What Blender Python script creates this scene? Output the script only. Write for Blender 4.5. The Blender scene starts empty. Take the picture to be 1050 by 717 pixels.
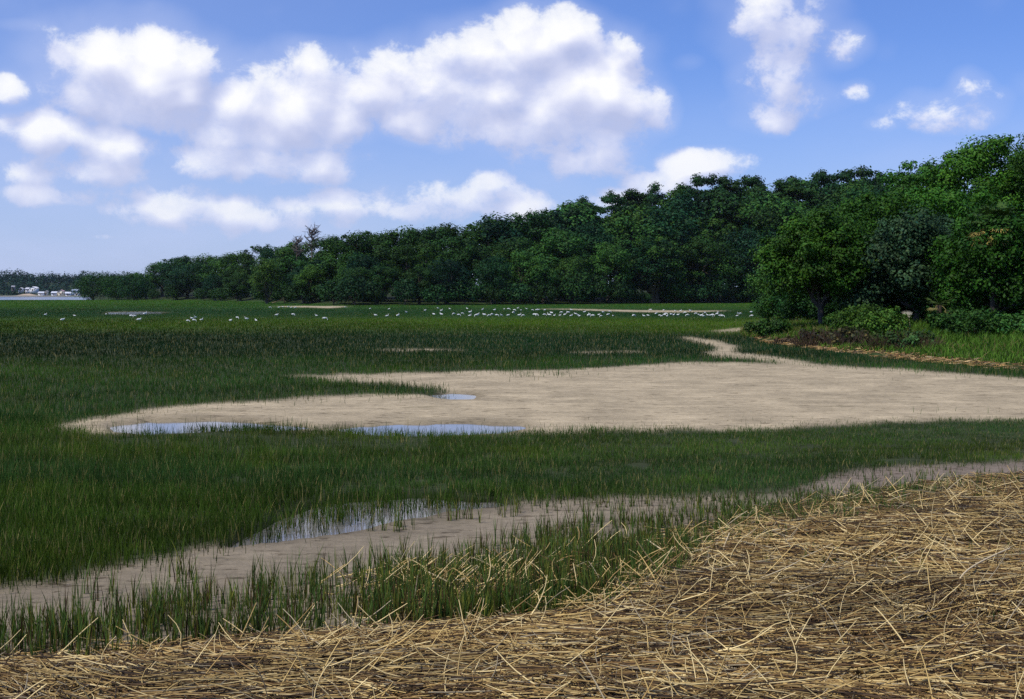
import bpy, math, random
import numpy as np
from mathutils import Vector, Matrix

scene = bpy.context.scene
COL = scene.collection
R = math.radians

# ------------------------------------------------------------------ camera
CAM_H = 2.2                      # eye height over the marsh
F_PX, CX, CY, HOR = 1300.0, 525.0, 358.5, 301.5   # focal length, centre and horizon in photo pixels
TILT = math.atan((CY - HOR) / F_PX)
cam_d = bpy.data.cameras.new('camera')
cam_d.sensor_width = 36.0
cam_d.lens = 36.0 * F_PX / 1050.0
cam_d.clip_start, cam_d.clip_end = 0.1, 20000.0
cam = bpy.data.objects.new('camera', cam_d)
COL.objects.link(cam)
cam.location = (0, 0, CAM_H)
cam.rotation_euler = (math.pi / 2 - TILT, 0, 0)
scene.camera = cam

# ------------------------------------------------------------------ sun, exposure
SUN_AZ, SUN_EL = R(-128), R(56)    # clockwise from the view direction (+Y)
SUN_DIR = Vector((math.sin(SUN_AZ) * math.cos(SUN_EL), math.cos(SUN_AZ) * math.cos(SUN_EL), math.sin(SUN_EL)))
sun_d = bpy.data.lights.new('sun', 'SUN')
sun_d.energy = 3.6
sun_d.angle = R(0.5)
sun_d.color = (1.0, 0.955, 0.88)
sun = bpy.data.objects.new('sun', sun_d)
COL.objects.link(sun)
sun.rotation_euler = SUN_DIR.to_track_quat('Z', 'Y').to_euler()
sun.location = SUN_DIR * 300
scene.view_settings.view_transform = 'Standard'
scene.view_settings.look = 'None'
scene.view_settings.exposure = 0.0
scene.view_settings.gamma = 1.0
scene.view_settings.use_curve_mapping = False
scene.cycles.use_denoising = False
scene.cycles.max_bounces = 6
scene.cycles.diffuse_bounces = 3
scene.cycles.glossy_bounces = 3
scene.cycles.transmission_bounces = 4
scene.cycles.volume_bounces = 1
scene.cycles.sample_clamp_indirect = 6.0
scene.cycles.caustics_reflective = False
scene.cycles.caustics_refractive = False

# ------------------------------------------------------------------ sky with fair-weather clouds
SKY_STRENGTH = 0.10
world = bpy.data.worlds.new('World')
scene.world = world
world.use_nodes = True
wt = world.node_tree
wt.nodes.clear()


def nd(t, kind, **kw):
    n = t.nodes.new(kind)
    for k, v in kw.items():
        setattr(n, k, v)
    return n


def put(t, sock, v):
    if hasattr(v, 'is_output'):
        t.links.new(v, sock)
    elif v is not None:
        sock.default_value = v


def M(t, op, a, b=None, c=None, clamp=False):
    n = nd(t, 'ShaderNodeMath', operation=op, use_clamp=clamp)
    for s, v in zip(n.inputs, (a, b, c)):
        put(t, s, v)
    return n.outputs[0]


def VM(t, op, a, b=None, c=None):
    n = nd(t, 'ShaderNodeVectorMath', operation=op)
    for s, v in zip(n.inputs, (a, b, c)):
        put(t, s, v)
    return n.outputs['Value'] if op in ('DOT_PRODUCT', 'LENGTH') else n.outputs[0]


def MIX(t, f, a, b, blend='MIX'):
    n = nd(t, 'ShaderNodeMix', data_type='RGBA', blend_type=blend)
    put(t, n.inputs[0], f)
    put(t, n.inputs[6], a)
    put(t, n.inputs[7], b)
    return n.outputs[2]


def SMOOTH(t, x, lo, hi, a=0.0, b=1.0):
    n = nd(t, 'ShaderNodeMapRange', interpolation_type='SMOOTHSTEP')
    for s, v in zip(n.inputs, (x, lo, hi, a, b)):
        put(t, s, v)
    return n.outputs[0]


def NOISE(t, vec, scale, detail=4.0, rough=0.55, dist=0.0):
    n = nd(t, 'ShaderNodeTexNoise')
    put(t, n.inputs['Vector'], vec)
    n.inputs['Scale'].default_value = scale
    n.inputs['Detail'].default_value = detail
    n.inputs['Roughness'].default_value = rough
    n.inputs['Distortion'].default_value = dist
    return n.outputs[0]


def RAMP(t, x, stops):
    n = nd(t, 'ShaderNodeValToRGB')
    e = n.color_ramp.elements
    while len(e) < len(stops):
        e.new(0.5)
    for el, (p, c) in zip(e, stops):
        el.position = p
        el.color = tuple(c) + ((1,) if len(c) == 3 else ())
    put(t, n.inputs[0], x)
    return n.outputs[0]


# every cloud: bearing and height in tenths of a radian-scale unit, two radii, weight (thickness)
CLOUDS = [
    (140, 80, 88, 50, 1.10), (158, 52, 32, 26, 1.1), (100, 92, 44, 36, .9), (196, 92, 36, 34, .85), (160, 124, 85, 20, .55),
    (52, 140, 52, 26, 1.0), (112, 152, 50, 26, .9), (70, 172, 90, 26, .62), (50, 200, 70, 16, .42), (16, 95, 20, 18, .75),
    (290, 112, 90, 48, 1.2), (318, 82, 46, 32, 1.0), (240, 128, 52, 30, .95), (350, 124, 40, 26, .9), (285, 168, 115, 26, .72),
    (395, 92, 66, 38, .85), (430, 104, 64, 44, .9), (360, 82, 42, 24, .7),
    (552, 42, 58, 30, 1.3), (505, 80, 104, 48, 1.1), (592, 92, 76, 52, 1.15), (648, 114, 42, 34, 1.0), (555, 136, 120, 34, .9),
    (600, 166, 85, 28, .62), (470, 110, 70, 34, .85),
    (478, 204, 105, 26, .72), (500, 188, 36, 18, .8), (530, 214, 60, 16, .75), (430, 216, 66, 16, .6),
    (716, 172, 52, 20, 1.0), (690, 186, 60, 16, .8),
    (796, 30, 68, 50, .50), (802, 108, 60, 34, .58), (852, 46, 36, 30, .26), (702, 68, 26, 12, .0), (794, 70, 54, 44, .50),
    (966, 116, 60, 26, .52), (986, 94, 26, 22, .42), (905, 130, 30, 12, .2), (875, 95, 22, 14, .2),
    (190, 214, 85, 24, .82), (335, 214, 64, 22, .78), (100, 243, 34, 6, .15), (260, 226, 140, 18, .5), (620, 205, 60, 16, .6),
    (60, 32, 60, 10, -.2),
    (-120, 110, 90, 50, 1.0), (-230, 60, 80, 40, .9), (1180, 70, 90, 46, .95), (1300, 130, 80, 34, .8), (540, -60, 120, 30, .8),
    (200, -110, 140, 40, .9), (860, -140, 120, 50, .9),
]


def az_el(px, py):
    x, y, z = (px - CX) / F_PX, 1.0, (HOR - py) / F_PX
    return math.atan2(x, y), math.atan2(z, math.hypot(x, y))


grp = bpy.data.node_groups.new('cloud_field', 'ShaderNodeTree')
grp.interface.new_socket('P', in_out='INPUT', socket_type='NodeSocketVector')
grp.interface.new_socket('Field', in_out='OUTPUT', socket_type='NodeSocketFloat')
grp.interface.new_socket('Soft', in_out='OUTPUT', socket_type='NodeSocketFloat')
gi, go = grp.nodes.new('NodeGroupInput'), grp.nodes.new('NodeGroupOutput')
P = gi.outputs[0]
acc = None
for px, py, rx, ry, w in CLOUDS:
    a, e = az_el(px, py)
    ia, ie = F_PX / rx, F_PX / ry
    q = VM(grp, 'MULTIPLY_ADD', P, (ia, ie, 0), (-a * ia, -e * ie, 0))
    val = M(grp, 'SUBTRACT', w, VM(grp, 'DOT_PRODUCT', q, q))
    acc = val if acc is None else M(grp, 'SMOOTH_MAX', acc, val, 0.35)
acc = M(grp, 'MAXIMUM', acc, -1.2)
PP = VM(grp, 'MULTIPLY', P, (1.0, 1.2, 1.0))
n_soft = NOISE(grp, PP, 17.0, 3.0, 0.5, 0.3)
n_fine = NOISE(grp, VM(grp, 'ADD', PP, (3.3, 1.7, 0.4)), 26.0, 13.0, 0.68, 0.20)
vor = nd(grp, 'ShaderNodeTexVoronoi', feature='SMOOTH_F1')
put(grp, vor.inputs['Vector'], PP)
vor.inputs['Scale'].default_value = 34.0
vor.inputs['Smoothness'].default_value = 0.5
soft = M(grp, 'MULTIPLY_ADD', M(grp, 'SUBTRACT', n_soft, 0.5), 2.2, M(grp, 'MULTIPLY_ADD', acc, 1.2, 0.02))
soft = M(grp, 'MULTIPLY_ADD', M(grp, 'SUBTRACT', 0.42, vor.outputs['Distance']), 0.9, soft)
f = M(grp, 'MULTIPLY_ADD', M(grp, 'SUBTRACT', n_fine, 0.5), 3.0, soft)
grp.links.new(f, go.inputs[0])
grp.links.new(soft, go.inputs[1])

tc = nd(wt, 'ShaderNodeTexCoord')
sep = nd(wt, 'ShaderNodeSeparateXYZ')
put(wt, sep.inputs[0], tc.outputs['Generated'])
az = M(wt, 'ARCTAN2', sep.outputs[0], sep.outputs[1])
el = M(wt, 'ARCSINE', sep.outputs[2])
comb = nd(wt, 'ShaderNodeCombineXYZ')
put(wt, comb.inputs[0], az)
put(wt, comb.inputs[1], el)


def field(vec):
    g = nd(wt, 'ShaderNodeGroup')
    g.node_tree = grp
    put(wt, g.inputs[0], vec)
    return g.outputs[0], g.outputs[1]


f0, s0 = field(comb.outputs[0])
_, s1 = field(VM(wt, 'ADD', comb.outputs[0], (-0.006, 0.016, 0)))
dens = M(wt, 'MULTIPLY_ADD', SMOOTH(wt, f0, -0.14, 0.52), 0.60, M(wt, 'MULTIPLY', SMOOTH(wt, f0, -0.2, 1.3), 0.36))
wisp = M(wt, 'MULTIPLY', SMOOTH(wt, s0, -1.6, 0.7), 0.36)
rim = M(wt, 'MULTIPLY', M(wt, 'SUBTRACT', s0, s1), 0.62)
lit = M(wt, 'ADD', rim, M(wt, 'MULTIPLY_ADD', M(wt, 'MINIMUM', f0, 1.8), 0.17, 0.30), clamp=True)
cl_col = RAMP(wt, lit, [(0.0, (0.50, 0.55, 0.79)), (0.36, (0.63, 0.67, 0.89)), (0.70, (0.85, 0.87, 1.0)), (0.95, (1.03, 1.03, 1.03))])
cl_col = MIX(wt, SMOOTH(wt, el, 0.02, 0.16), MIX(wt, 0.45, cl_col, (0.62, 0.69, 0.92, 1)), cl_col)
sky = nd(wt, 'ShaderNodeTexSky', sky_type='NISHITA')
sky.sun_disc = False
sky.sun_elevation = SUN_EL
sky.sun_rotation = SUN_AZ % (2 * math.pi)
sky.altitude = 0.0
sky.air_density = 1.0
sky.dust_density = 0.6
sky.ozone_density = 2.0
sky_c = VM(wt, 'SCALE', sky.outputs[0])
sky_c.node.inputs['Scale'].default_value = 1.0
sky_t = MIX(wt, 1.0, sky_c, (0.57, 0.81, 1.42, 1), 'MULTIPLY')
thin = M(wt, 'MULTIPLY', SMOOTH(wt, NOISE(wt, VM(wt, 'MULTIPLY', comb.outputs[0], (1, 2.6, 1)), 6.0, 5.0, 0.5), 0.35, 0.75), 0.22)
veil = M(wt, 'MAXIMUM', wisp, M(wt, 'MULTIPLY', M(wt, 'ADD', thin, 0.34), SMOOTH(wt, el, 0.20, 0.03)))
veil = M(wt, 'ADD', veil, M(wt, 'ADD', M(wt, 'MULTIPLY', SMOOTH(wt, az, 0.15, -0.42), 0.16), 0.05), clamp=True)
cl_scaled = VM(wt, 'SCALE', cl_col)
cl_scaled.node.inputs['Scale'].default_value = 1.0 / SKY_STRENGTH
veil_scaled = VM(wt, 'SCALE', (0.56, 0.64, 0.93))
veil_scaled.node.inputs['Scale'].default_value = 1.0 / SKY_STRENGTH
mix1 = MIX(wt, veil, sky_t, veil_scaled)
mix2 = MIX(wt, M(wt, 'MULTIPLY', dens, SMOOTH(wt, el, 0.0, 0.03)), mix1, cl_scaled)
bg = nd(wt, 'ShaderNodeBackground')
put(wt, bg.inputs[0], mix2)
bg.inputs[1].default_value = SKY_STRENGTH
out = nd(wt, 'ShaderNodeOutputWorld')
wt.links.new(bg.outputs[0], out.inputs[0])
try:
    world.cycles.sampling_method = 'MANUAL'
    world.cycles.sample_map_resolution = 512
except Exception:
    pass

# ------------------------------------------------------------------ helpers
rng = np.random.default_rng(11)
CT, ST = math.cos(TILT), math.sin(TILT)


def project(x, y, z):
    """world -> photo pixel"""
    rz = z - CAM_H
    dep = y * CT - rz * ST
    up = y * ST + rz * CT
    dep = np.maximum(dep, 1e-3)
    return CX + F_PX * x / dep, CY - F_PX * up / dep


def on_ground(px, py, z=0.0):
    """photo pixel -> point of the plane at height z"""
    vx = (px - CX) / F_PX
    vz = -(py - CY) / F_PX
    dy = CT + vz * ST
    dz = -ST + vz * CT
    t = (z - CAM_H) / dz
    return vx * t, dy * t


def hash2(ix, iy, seed):
    h = (ix.astype(np.int64) * 374761393 + iy.astype(np.int64) * 668265263 + seed * 974634777) & 0xFFFFFFFF
    h = ((h ^ (h >> 13)) * 1274126177) & 0xFFFFFFFF
    h = h ^ (h >> 16)
    return (h & 0xFFFFFF) / float(0xFFFFFF)


def vnoise(x, y, seed=0):
    x = np.asarray(x, float)
    y = np.asarray(y, float)
    ix, iy = np.floor(x), np.floor(y)
    fx, fy = x - ix, y - iy
    fx = fx * fx * (3 - 2 * fx)
    fy = fy * fy * (3 - 2 * fy)
    a, b = hash2(ix, iy, seed), hash2(ix + 1, iy, seed)
    c, d = hash2(ix, iy + 1, seed), hash2(ix + 1, iy + 1, seed)
    return (a + (b - a) * fx) * (1 - fy) + (c + (d - c) * fx) * fy


def fbm(x, y, seed=0, o=4):
    s, amp, tot = 0.0, 1.0, 0.0
    for k in range(o):
        s = s + amp * vnoise(x * 2 ** k, y * 2 ** k, seed + 17 * k)
        tot += amp
        amp *= 0.5
    return s / tot - 0.5


def inside(poly, x, y):
    x = np.asarray(x)
    y = np.asarray(y)
    r = np.zeros(x.shape, bool)
    n = len(poly)
    for i in range(n):
        x0, y0 = poly[i]
        x1, y1 = poly[(i + 1) % n]
        if y0 == y1:
            continue
        c = (y0 > y) != (y1 > y)
        r ^= c & (x < (x1 - x0) * (y - y0) / (y1 - y0) + x0)
    return r


def sstep(x, lo, hi):
    t = np.clip((x - lo) / (hi - lo), 0, 1)
    return t * t * (3 - 2 * t)


def np_mesh(name, verts, faces, cols=None, smooth=False):
    """faces: list of int arrays (n,3)/(n,4); cols: (nverts,3) linear colours kept as point attribute 'tone'"""
    me = bpy.data.meshes.new(name)
    verts = np.ascontiguousarray(verts, dtype=np.float32)
    faces = [np.asarray(f_, dtype=np.int32) for f_ in faces if len(f_)]
    loops = np.concatenate([f_.ravel() for f_ in faces])
    tot = np.concatenate([np.full(len(f_), f_.shape[1], np.int32) for f_ in faces])
    start = np.concatenate([[0], np.cumsum(tot)[:-1]]).astype(np.int32)
    me.vertices.add(len(verts))
    me.vertices.foreach_set('co', verts.ravel())
    me.loops.add(len(loops))
    me.loops.foreach_set('vertex_index', loops)
    me.polygons.add(len(tot))
    me.polygons.foreach_set('loop_start', start)
    me.polygons.foreach_set('loop_total', tot)
    if smooth:
        me.polygons.foreach_set('use_smooth', np.ones(len(tot), bool))
    if cols is not None:
        at = me.attributes.new('tone', 'FLOAT_COLOR', 'POINT')
        c4 = np.ones((len(verts), 4), np.float32)
        c4[:, :3] = cols
        at.data.foreach_set('color', c4.ravel())
    me.update(calc_edges=True)
    return me


def link(name, me, mat, parent=None, loc=None):
    o = bpy.data.objects.new(name, me)
    COL.objects.link(o)
    if mat is not None and not me.materials:
        me.materials.append(mat)
    if parent is not None:
        o.parent = parent
    if loc is not None:
        o.location = loc
    return o


def tag(o, label=None, cat=None, group=None, kind=None):
    for k, v in (('label', label), ('category', cat), ('group', group), ('kind', kind)):
        if v:
            o[k] = v
    return o


def empty(name, loc):
    o = bpy.data.objects.new(name, None)
    o.empty_display_size = 0.3
    COL.objects.link(o)
    o.location = loc
    return o


class Acc:
    """collects tubes, leaves and boxes into one mesh"""

    def __init__(self):
        self.v, self.c, self.t, self.q, self.n = [], [], [], [], 0

    def add(self, v, c, tris=None, quads=None):
        v = np.asarray(v, float)
        c = np.broadcast_to(np.asarray(c, float), (len(v), 3))
        if tris is not None and len(tris):
            self.t.append(np.asarray(tris) + self.n)
        if quads is not None and len(quads):
            self.q.append(np.asarray(quads) + self.n)
        self.v.append(v)
        self.c.append(c)
        self.n += len(v)

    def tube(self, pts, rad, col, ns=6):
        pts = np.asarray(pts, float)
        k = len(pts)
        rad = np.broadcast_to(np.asarray(rad, float), (k,))
        d = np.gradient(pts, axis=0)
        d /= np.linalg.norm(d, axis=1, keepdims=True) + 1e-9
        ref = np.array([0.31, 0.95, 0.05]) if abs(d[0][2]) > 0.5 else np.array([0.05, 0.1, 1.0])
        a = np.cross(d, ref)
        a /= np.linalg.norm(a, axis=1, keepdims=True) + 1e-9
        b = np.cross(d, a)
        th = np.arange(ns) * 2 * math.pi / ns
        v = pts[:, None] + rad[:, None, None] * (a[:, None] * np.cos(th)[None, :, None] + b[:, None] * np.sin(th)[None, :, None])
        i = np.arange(k - 1)[:, None] * ns
        j = np.arange(ns)[None, :]
        jn = (j + 1) % ns
        q = np.stack([i + j, i + jn, i + ns + jn, i + ns + j], -1).reshape(-1, 4)
        self.add(v.reshape(-1, 3), col, quads=q)

    def box(self, x0, x1, y0, y1, z0, z1, col):
        v = [(x, y, z) for z in (z0, z1) for y in (y0, y1) for x in (x0, x1)]
        q = [(0, 2, 3, 1), (4, 5, 7, 6), (0, 1, 5, 4), (2, 6, 7, 3), (0, 4, 6, 2), (1, 3, 7, 5)]
        self.add(v, col, quads=q)

    def mesh(self, name, smooth=False):
        return np_mesh(name, np.concatenate(self.v), [np.concatenate(x) for x in (self.t, self.q) if x], np.concatenate(self.c), smooth)


# ------------------------------------------------------------------ materials
def new_mat(name):
    m = bpy.data.materials.new(name)
    m.use_nodes = True
    t = m.node_tree
    t.nodes.clear()
    o = nd(t, 'ShaderNodeOutputMaterial')
    return m, t, o


def principled(t, col, rough=0.8, spec=0.3):
    p = nd(t, 'ShaderNodeBsdfPrincipled')
    put(t, p.inputs['Base Color'], col)
    put(t, p.inputs['Roughness'], rough)
    put(t, p.inputs['Specular IOR Level'], spec)
    return p


def attr(t, name='tone'):
    return nd(t, 'ShaderNodeAttribute', attribute_name=name).outputs['Color']


def tone_mat(name, rough=0.8, spec=0.25, transl=0.0, vary=0.25, scale=3.0, obj_vary=0.0, bump=0.0, tint=(1, 1, 1)):
    """colour from the attribute 'tone', broken up by noise; leaves let some light through"""
    m, t, o = new_mat(name)
    co = nd(t, 'ShaderNodeTexCoord').outputs['Object']
    c = attr(t)
    nz = NOISE(t, co, scale, 5.0)
    k = M(t, 'MULTIPLY_ADD', M(t, 'SUBTRACT', nz, 0.5), 2 * vary, 1.0)
    if obj_vary:
        oi = nd(t, 'ShaderNodeObjectInfo')
        k = M(t, 'MULTIPLY', k, M(t, 'MULTIPLY_ADD', oi.outputs['Random'], 2 * obj_vary, 1 - obj_vary))
        hue = RAMP(t, M(t, 'FRACT', M(t, 'MULTIPLY', oi.outputs['Random'], 7.31)), [(0.0, (.85, .97, 1.1)), (0.45, (1, 1, 1)), (0.75, (1.2, 1.05, .85)), (1.0, (1.12, 1.04, .8))])
        c = VM(t, 'MULTIPLY', c, hue)
    sc = VM(t, 'SCALE', c)
    put(t, sc.node.inputs['Scale'], k)
    if tint != (1, 1, 1):
        sc = VM(t, 'MULTIPLY', sc, tint)
    p = principled(t, sc, rough, spec)
    if bump:
        b = nd(t, 'ShaderNodeBump')
        b.inputs['Strength'].default_value = bump
        b.inputs['Distance'].default_value = 0.03
        put(t, b.inputs['Height'], NOISE(t, co, scale * 5, 6.0))
        t.links.new(b.outputs[0], p.inputs['Normal'])
    if transl:
        tr = nd(t, 'ShaderNodeBsdfTranslucent')
        put(t, tr.inputs[0], VM(t, 'MULTIPLY', sc, (1.25, 1.35, 0.55)))
        mx = nd(t, 'ShaderNodeMixShader')
        mx.inputs[0].default_value = transl
        t.links.new(p.outputs[0], mx.inputs[1])
        t.links.new(tr.outputs[0], mx.inputs[2])
        t.links.new(mx.outputs[0], o.inputs[0])
    else:
        t.links.new(p.outputs[0], o.inputs[0])
    return m


MAT_GRASS = tone_mat('marsh_grass', 0.65, 0.05, 0.28, 0.32, 1.3)
MAT_REED = tone_mat('dead_reed', 0.62, 0.30, 0.0, 0.22, 6.0)
MAT_LEAF = tone_mat('tree_leaf', 0.55, 0.10, 0.09, 0.40, 0.6, 0.34)
MAT_BARK = tone_mat('bark', 0.9, 0.1, 0.0, 0.4, 2.0, 0.1, 0.6)
MAT_BIRD = tone_mat('white_feather', 0.8, 0.1, 0.0, 0.05, 8.0)
MAT_HOUSE = tone_mat('painted_house', 0.7, 0.2, 0.0, 0.1, 0.4)

# ------------------------------------------------------------------ the lie of the land, read as outlines on the flat marsh
SAND = [(283, 384), (340, 384.5), (400, 382.5), (480, 380.8), (560, 380), (620, 377), (660, 373.8), (700, 371.8), (760, 372), (830, 373.8), (900, 377.5),
        (1000, 384), (1090, 390), (1300, 401), (1600, 416), (1600, 433), (1090, 431), (1000, 431), (930, 433), (880, 435), (800, 439), (740, 441), (650, 442), (580, 443), (530, 445), (505, 446),
        (450, 446.5), (400, 446), (350, 442.5), (300, 440), (250, 439.5), (205, 442), (150, 445), (108, 446), (72, 442), (44, 438.5), (90, 430), (150, 420), (230, 412.5), (262, 410.5),
        (310, 408), (380, 405), (440, 404.5), (458, 402), (445, 398), (400, 395), (350, 391.5), (310, 388)]
CHANNEL = [(-500, 690), (-60, 616), (0, 600), (60, 592), (100, 582), (150, 572), (200, 558), (260, 546), (300, 541), (350, 532), (420, 521), (500, 513.5), (560, 511.5), (640, 509), (700, 509), (760, 507),
           (800, 504), (830, 498), (842, 489), (880, 482), (960, 476), (1060, 472), (1200, 466), (1600, 455), (1600, 500), (1100, 503), (1000, 500), (900, 510), (800, 530), (740, 540), (640, 580), (540, 610), (420, 640), (300, 660), (0, 700), (-80, 720), (-500, 770)]
BARE = [
    SAND, CHANNEL,
    [(383, 358.5), (430, 358.1), (478, 358.3), (470, 359.4), (420, 360.0), (388, 359.8)],
    [(582, 361), (620, 360.4), (664, 361), (655, 362.1), (600, 362.2)],
    [(694, 345), (712, 346), (735, 349.5), (752, 354), (758, 358), (746, 358.5), (728, 355), (712, 351)],
    [(736, 356), (756, 357), (750, 363), (732, 362)],
    [(720, 361.5), (745, 360.5), (770, 363), (800, 366.5), (830, 372), (824, 374.5), (795, 371.3), (765, 368.3), (735, 367.3), (722, 364.5)],
    [(728, 339.4), (760, 336.5), (800, 335.5), (800, 338.5), (770, 340), (740, 341.2)],
    [(545, 316.8), (580, 316.7), (640, 317.9), (700, 318.6), (745, 318.4), (740, 319.5), (700, 320.5), (660, 320.4), (620, 319.3), (580, 317.6)],
    [(275, 314.2), (305, 313.8), (356, 314.0), (352, 315.2), (338, 316.4), (318, 315.4), (290, 315.1)],
    [(108, 320.2), (140, 319.6), (170, 320.0), (165, 321.6), (135, 322.6), (112, 322.0)],
]
# sparse openings inside the middle band of grass
THIN = [
    [(95, 440), (170, 440), (260, 448), (320, 450), (330, 462), (250, 468), (160, 462), (100, 452)],
    [(280, 452), (380, 446), (440, 450), (420, 462), (320, 466)],
    [(235, 556), (270, 532), (310, 512), (350, 503), (400, 500), (460, 504), (520, 510), (420, 524), (330, 540)],
    [(670, 430), (740, 428), (740, 446), (680, 448)],
    [(520, 384.5), (580, 383.5), (578, 385.5), (530, 386.2)],
    [(690, 508), (760, 505), (838, 494), (852, 500), (820, 514), (760, 524), (700, 524)],
]
POOLS = [
    [(108, 434.5), (150, 429), (200, 428), (255, 430), (300, 432.5), (325, 436), (300, 440), (250, 440), (200, 442.5), (150, 444), (116, 441)],
    [(335, 437), (370, 433), (420, 432.4), (470, 430.8), (530, 433), (545, 436.5), (515, 442), (440, 446), (370, 444)],
    [(438, 402.5), (462, 400.5), (492, 403.5), (486, 408), (460, 408.5), (448, 406)],
    [(225, 560), (250, 545), (285, 529), (320, 517), (360, 509), (400, 506), (450, 507), (520, 510), (540, 514), (505, 518), (470, 522), (430, 528), (390, 535), (340, 544), (290, 551), (250, 557)],
    [(108, 320.2), (140, 319.6), (170, 320.0), (165, 321.6), (135, 322.6), (112, 322.0)],
]
LOOSE = [(372, 628), (395, 603), (420, 594), (470, 586), (520, 578), (600, 562), (660, 551), (720, 536), (760, 530), (740, 545), (700, 568), (650, 592), (600, 614), (530, 632), (460, 641), (380, 646)]
WRACK = [(-90, 690), (0, 677), (60, 672), (110, 668), (230, 656), (330, 650), (380, 646), (460, 641), (530, 632), (600, 614), (650, 592), (700, 568), (735, 545), (760, 530),
         (800, 521), (860, 510), (930, 497), (1000, 488), (1100, 482), (1300, 472), (1700, 464), (1700, 900), (-600, 900), (-600, 740)]

BANK_PX = [560, 700, 745, 790, 850, 900, 960, 1040, 1200, 1400]
BANK_PY = [319, 334, 343, 353, 361, 367, 373, 380, 392, 402]
BANK_D = np.array([(CAM_H * F_PX) / (p - HOR) for p in BANK_PY])
FOR_PX = [-200, 60, 100, 200, 260, 300, 350, 450, 560, 650, 760, 900, 1300]
FOR_PY = [306.9, 307.0, 307.4, 308.4, 309.6, 311.6, 313.2, 313.0, 312.4, 311.6, 311.0, 311.0, 311.0]
FOR_D = np.array([(CAM_H * F_PX) / (p - HOR) for p in FOR_PY])
WATER_Z = -0.055


def warp(px, py, amp=1.0, seed=3):
    """break up the outlines"""
    s = np.clip((py - HOR) / 120.0, 0.05, 2.2)
    return (px + amp * s * 16 * fbm(px / (60 * s + 4), py / (14 * s + 1), seed),
            py + amp * s * 5.5 * fbm(px / (34 * s + 4), py / (10 * s + 1), seed + 5))


def any_in(polys, px, py):
    r = np.zeros(np.shape(px), bool)
    for p in polys:
        r |= inside(p, px, py)
    return r


def bank_dist(x, y):
    """metres behind the foot of the wooded bank on the right (negative in front)"""
    px = CX + F_PX * x / np.maximum(y, 1.0)
    return y - np.interp(px, BANK_PX, BANK_D)


def forest_dist(x, y):
    px = CX + F_PX * x / np.maximum(y, 1.0)
    return y - np.interp(px, FOR_PX, FOR_D)


def land_z(x, y):
    x = np.asarray(x, float)
    y = np.asarray(y, float)
    px = CX + F_PX * x / np.maximum(y, 1.0)
    front = y > 1.0
    z = 0.022 * fbm(x / 3.0, y / 3.0, 40, 3) * sstep(np.hypot(x, y), 900, 300)
    bd = np.where(front & (px > 690), bank_dist(x, y), -1)
    side = sstep(px, 745, 830)
    z = z + side * 0.45 * sstep(bd, 0, 14) * (1 - sstep(bd, 40, 70) * (1 - sstep(px, 860, 940))) + sstep(px, 850, 950) * np.clip((bd - 14) * 0.045, 0, 3.2)
    fd = np.where(front, forest_dist(x, y), -1)
    z = np.maximum(z, sstep(px, 70, 170) * (np.clip(fd * 0.035, 0, 4.5)))
    # open water beyond the marsh on the left
    sea = sstep(y, 470, 500) * (1 - sstep(px, 85, 120)) * front
    z = z - 1.2 * sea * (1 - sstep(y, 1090, 1140))
    # near side of the wrack is heaped up a little
    return z


def ground_height(x, y):
    z = land_z(x, y)
    px, py = project(x, y, 0 * x)
    near = (y > 4) & (y < 300)
    wx, wy = warp(px, py, 0.6, 9)
    pool = near & any_in(POOLS, wx, wy)
    return z, pool, px, py


# marsh vegetation zones by depth, with cloud-shadow bands painted into the colour
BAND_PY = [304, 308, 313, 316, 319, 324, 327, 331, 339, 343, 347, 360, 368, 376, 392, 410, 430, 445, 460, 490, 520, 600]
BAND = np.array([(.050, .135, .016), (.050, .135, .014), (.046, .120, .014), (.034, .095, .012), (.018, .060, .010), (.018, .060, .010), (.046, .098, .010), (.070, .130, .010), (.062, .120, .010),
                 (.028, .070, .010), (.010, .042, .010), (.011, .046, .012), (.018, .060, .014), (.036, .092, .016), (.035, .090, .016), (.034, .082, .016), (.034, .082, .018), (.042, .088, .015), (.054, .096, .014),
                 (.034, .078, .018), (.046, .086, .012), (.048, .080, .010)])


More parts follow.
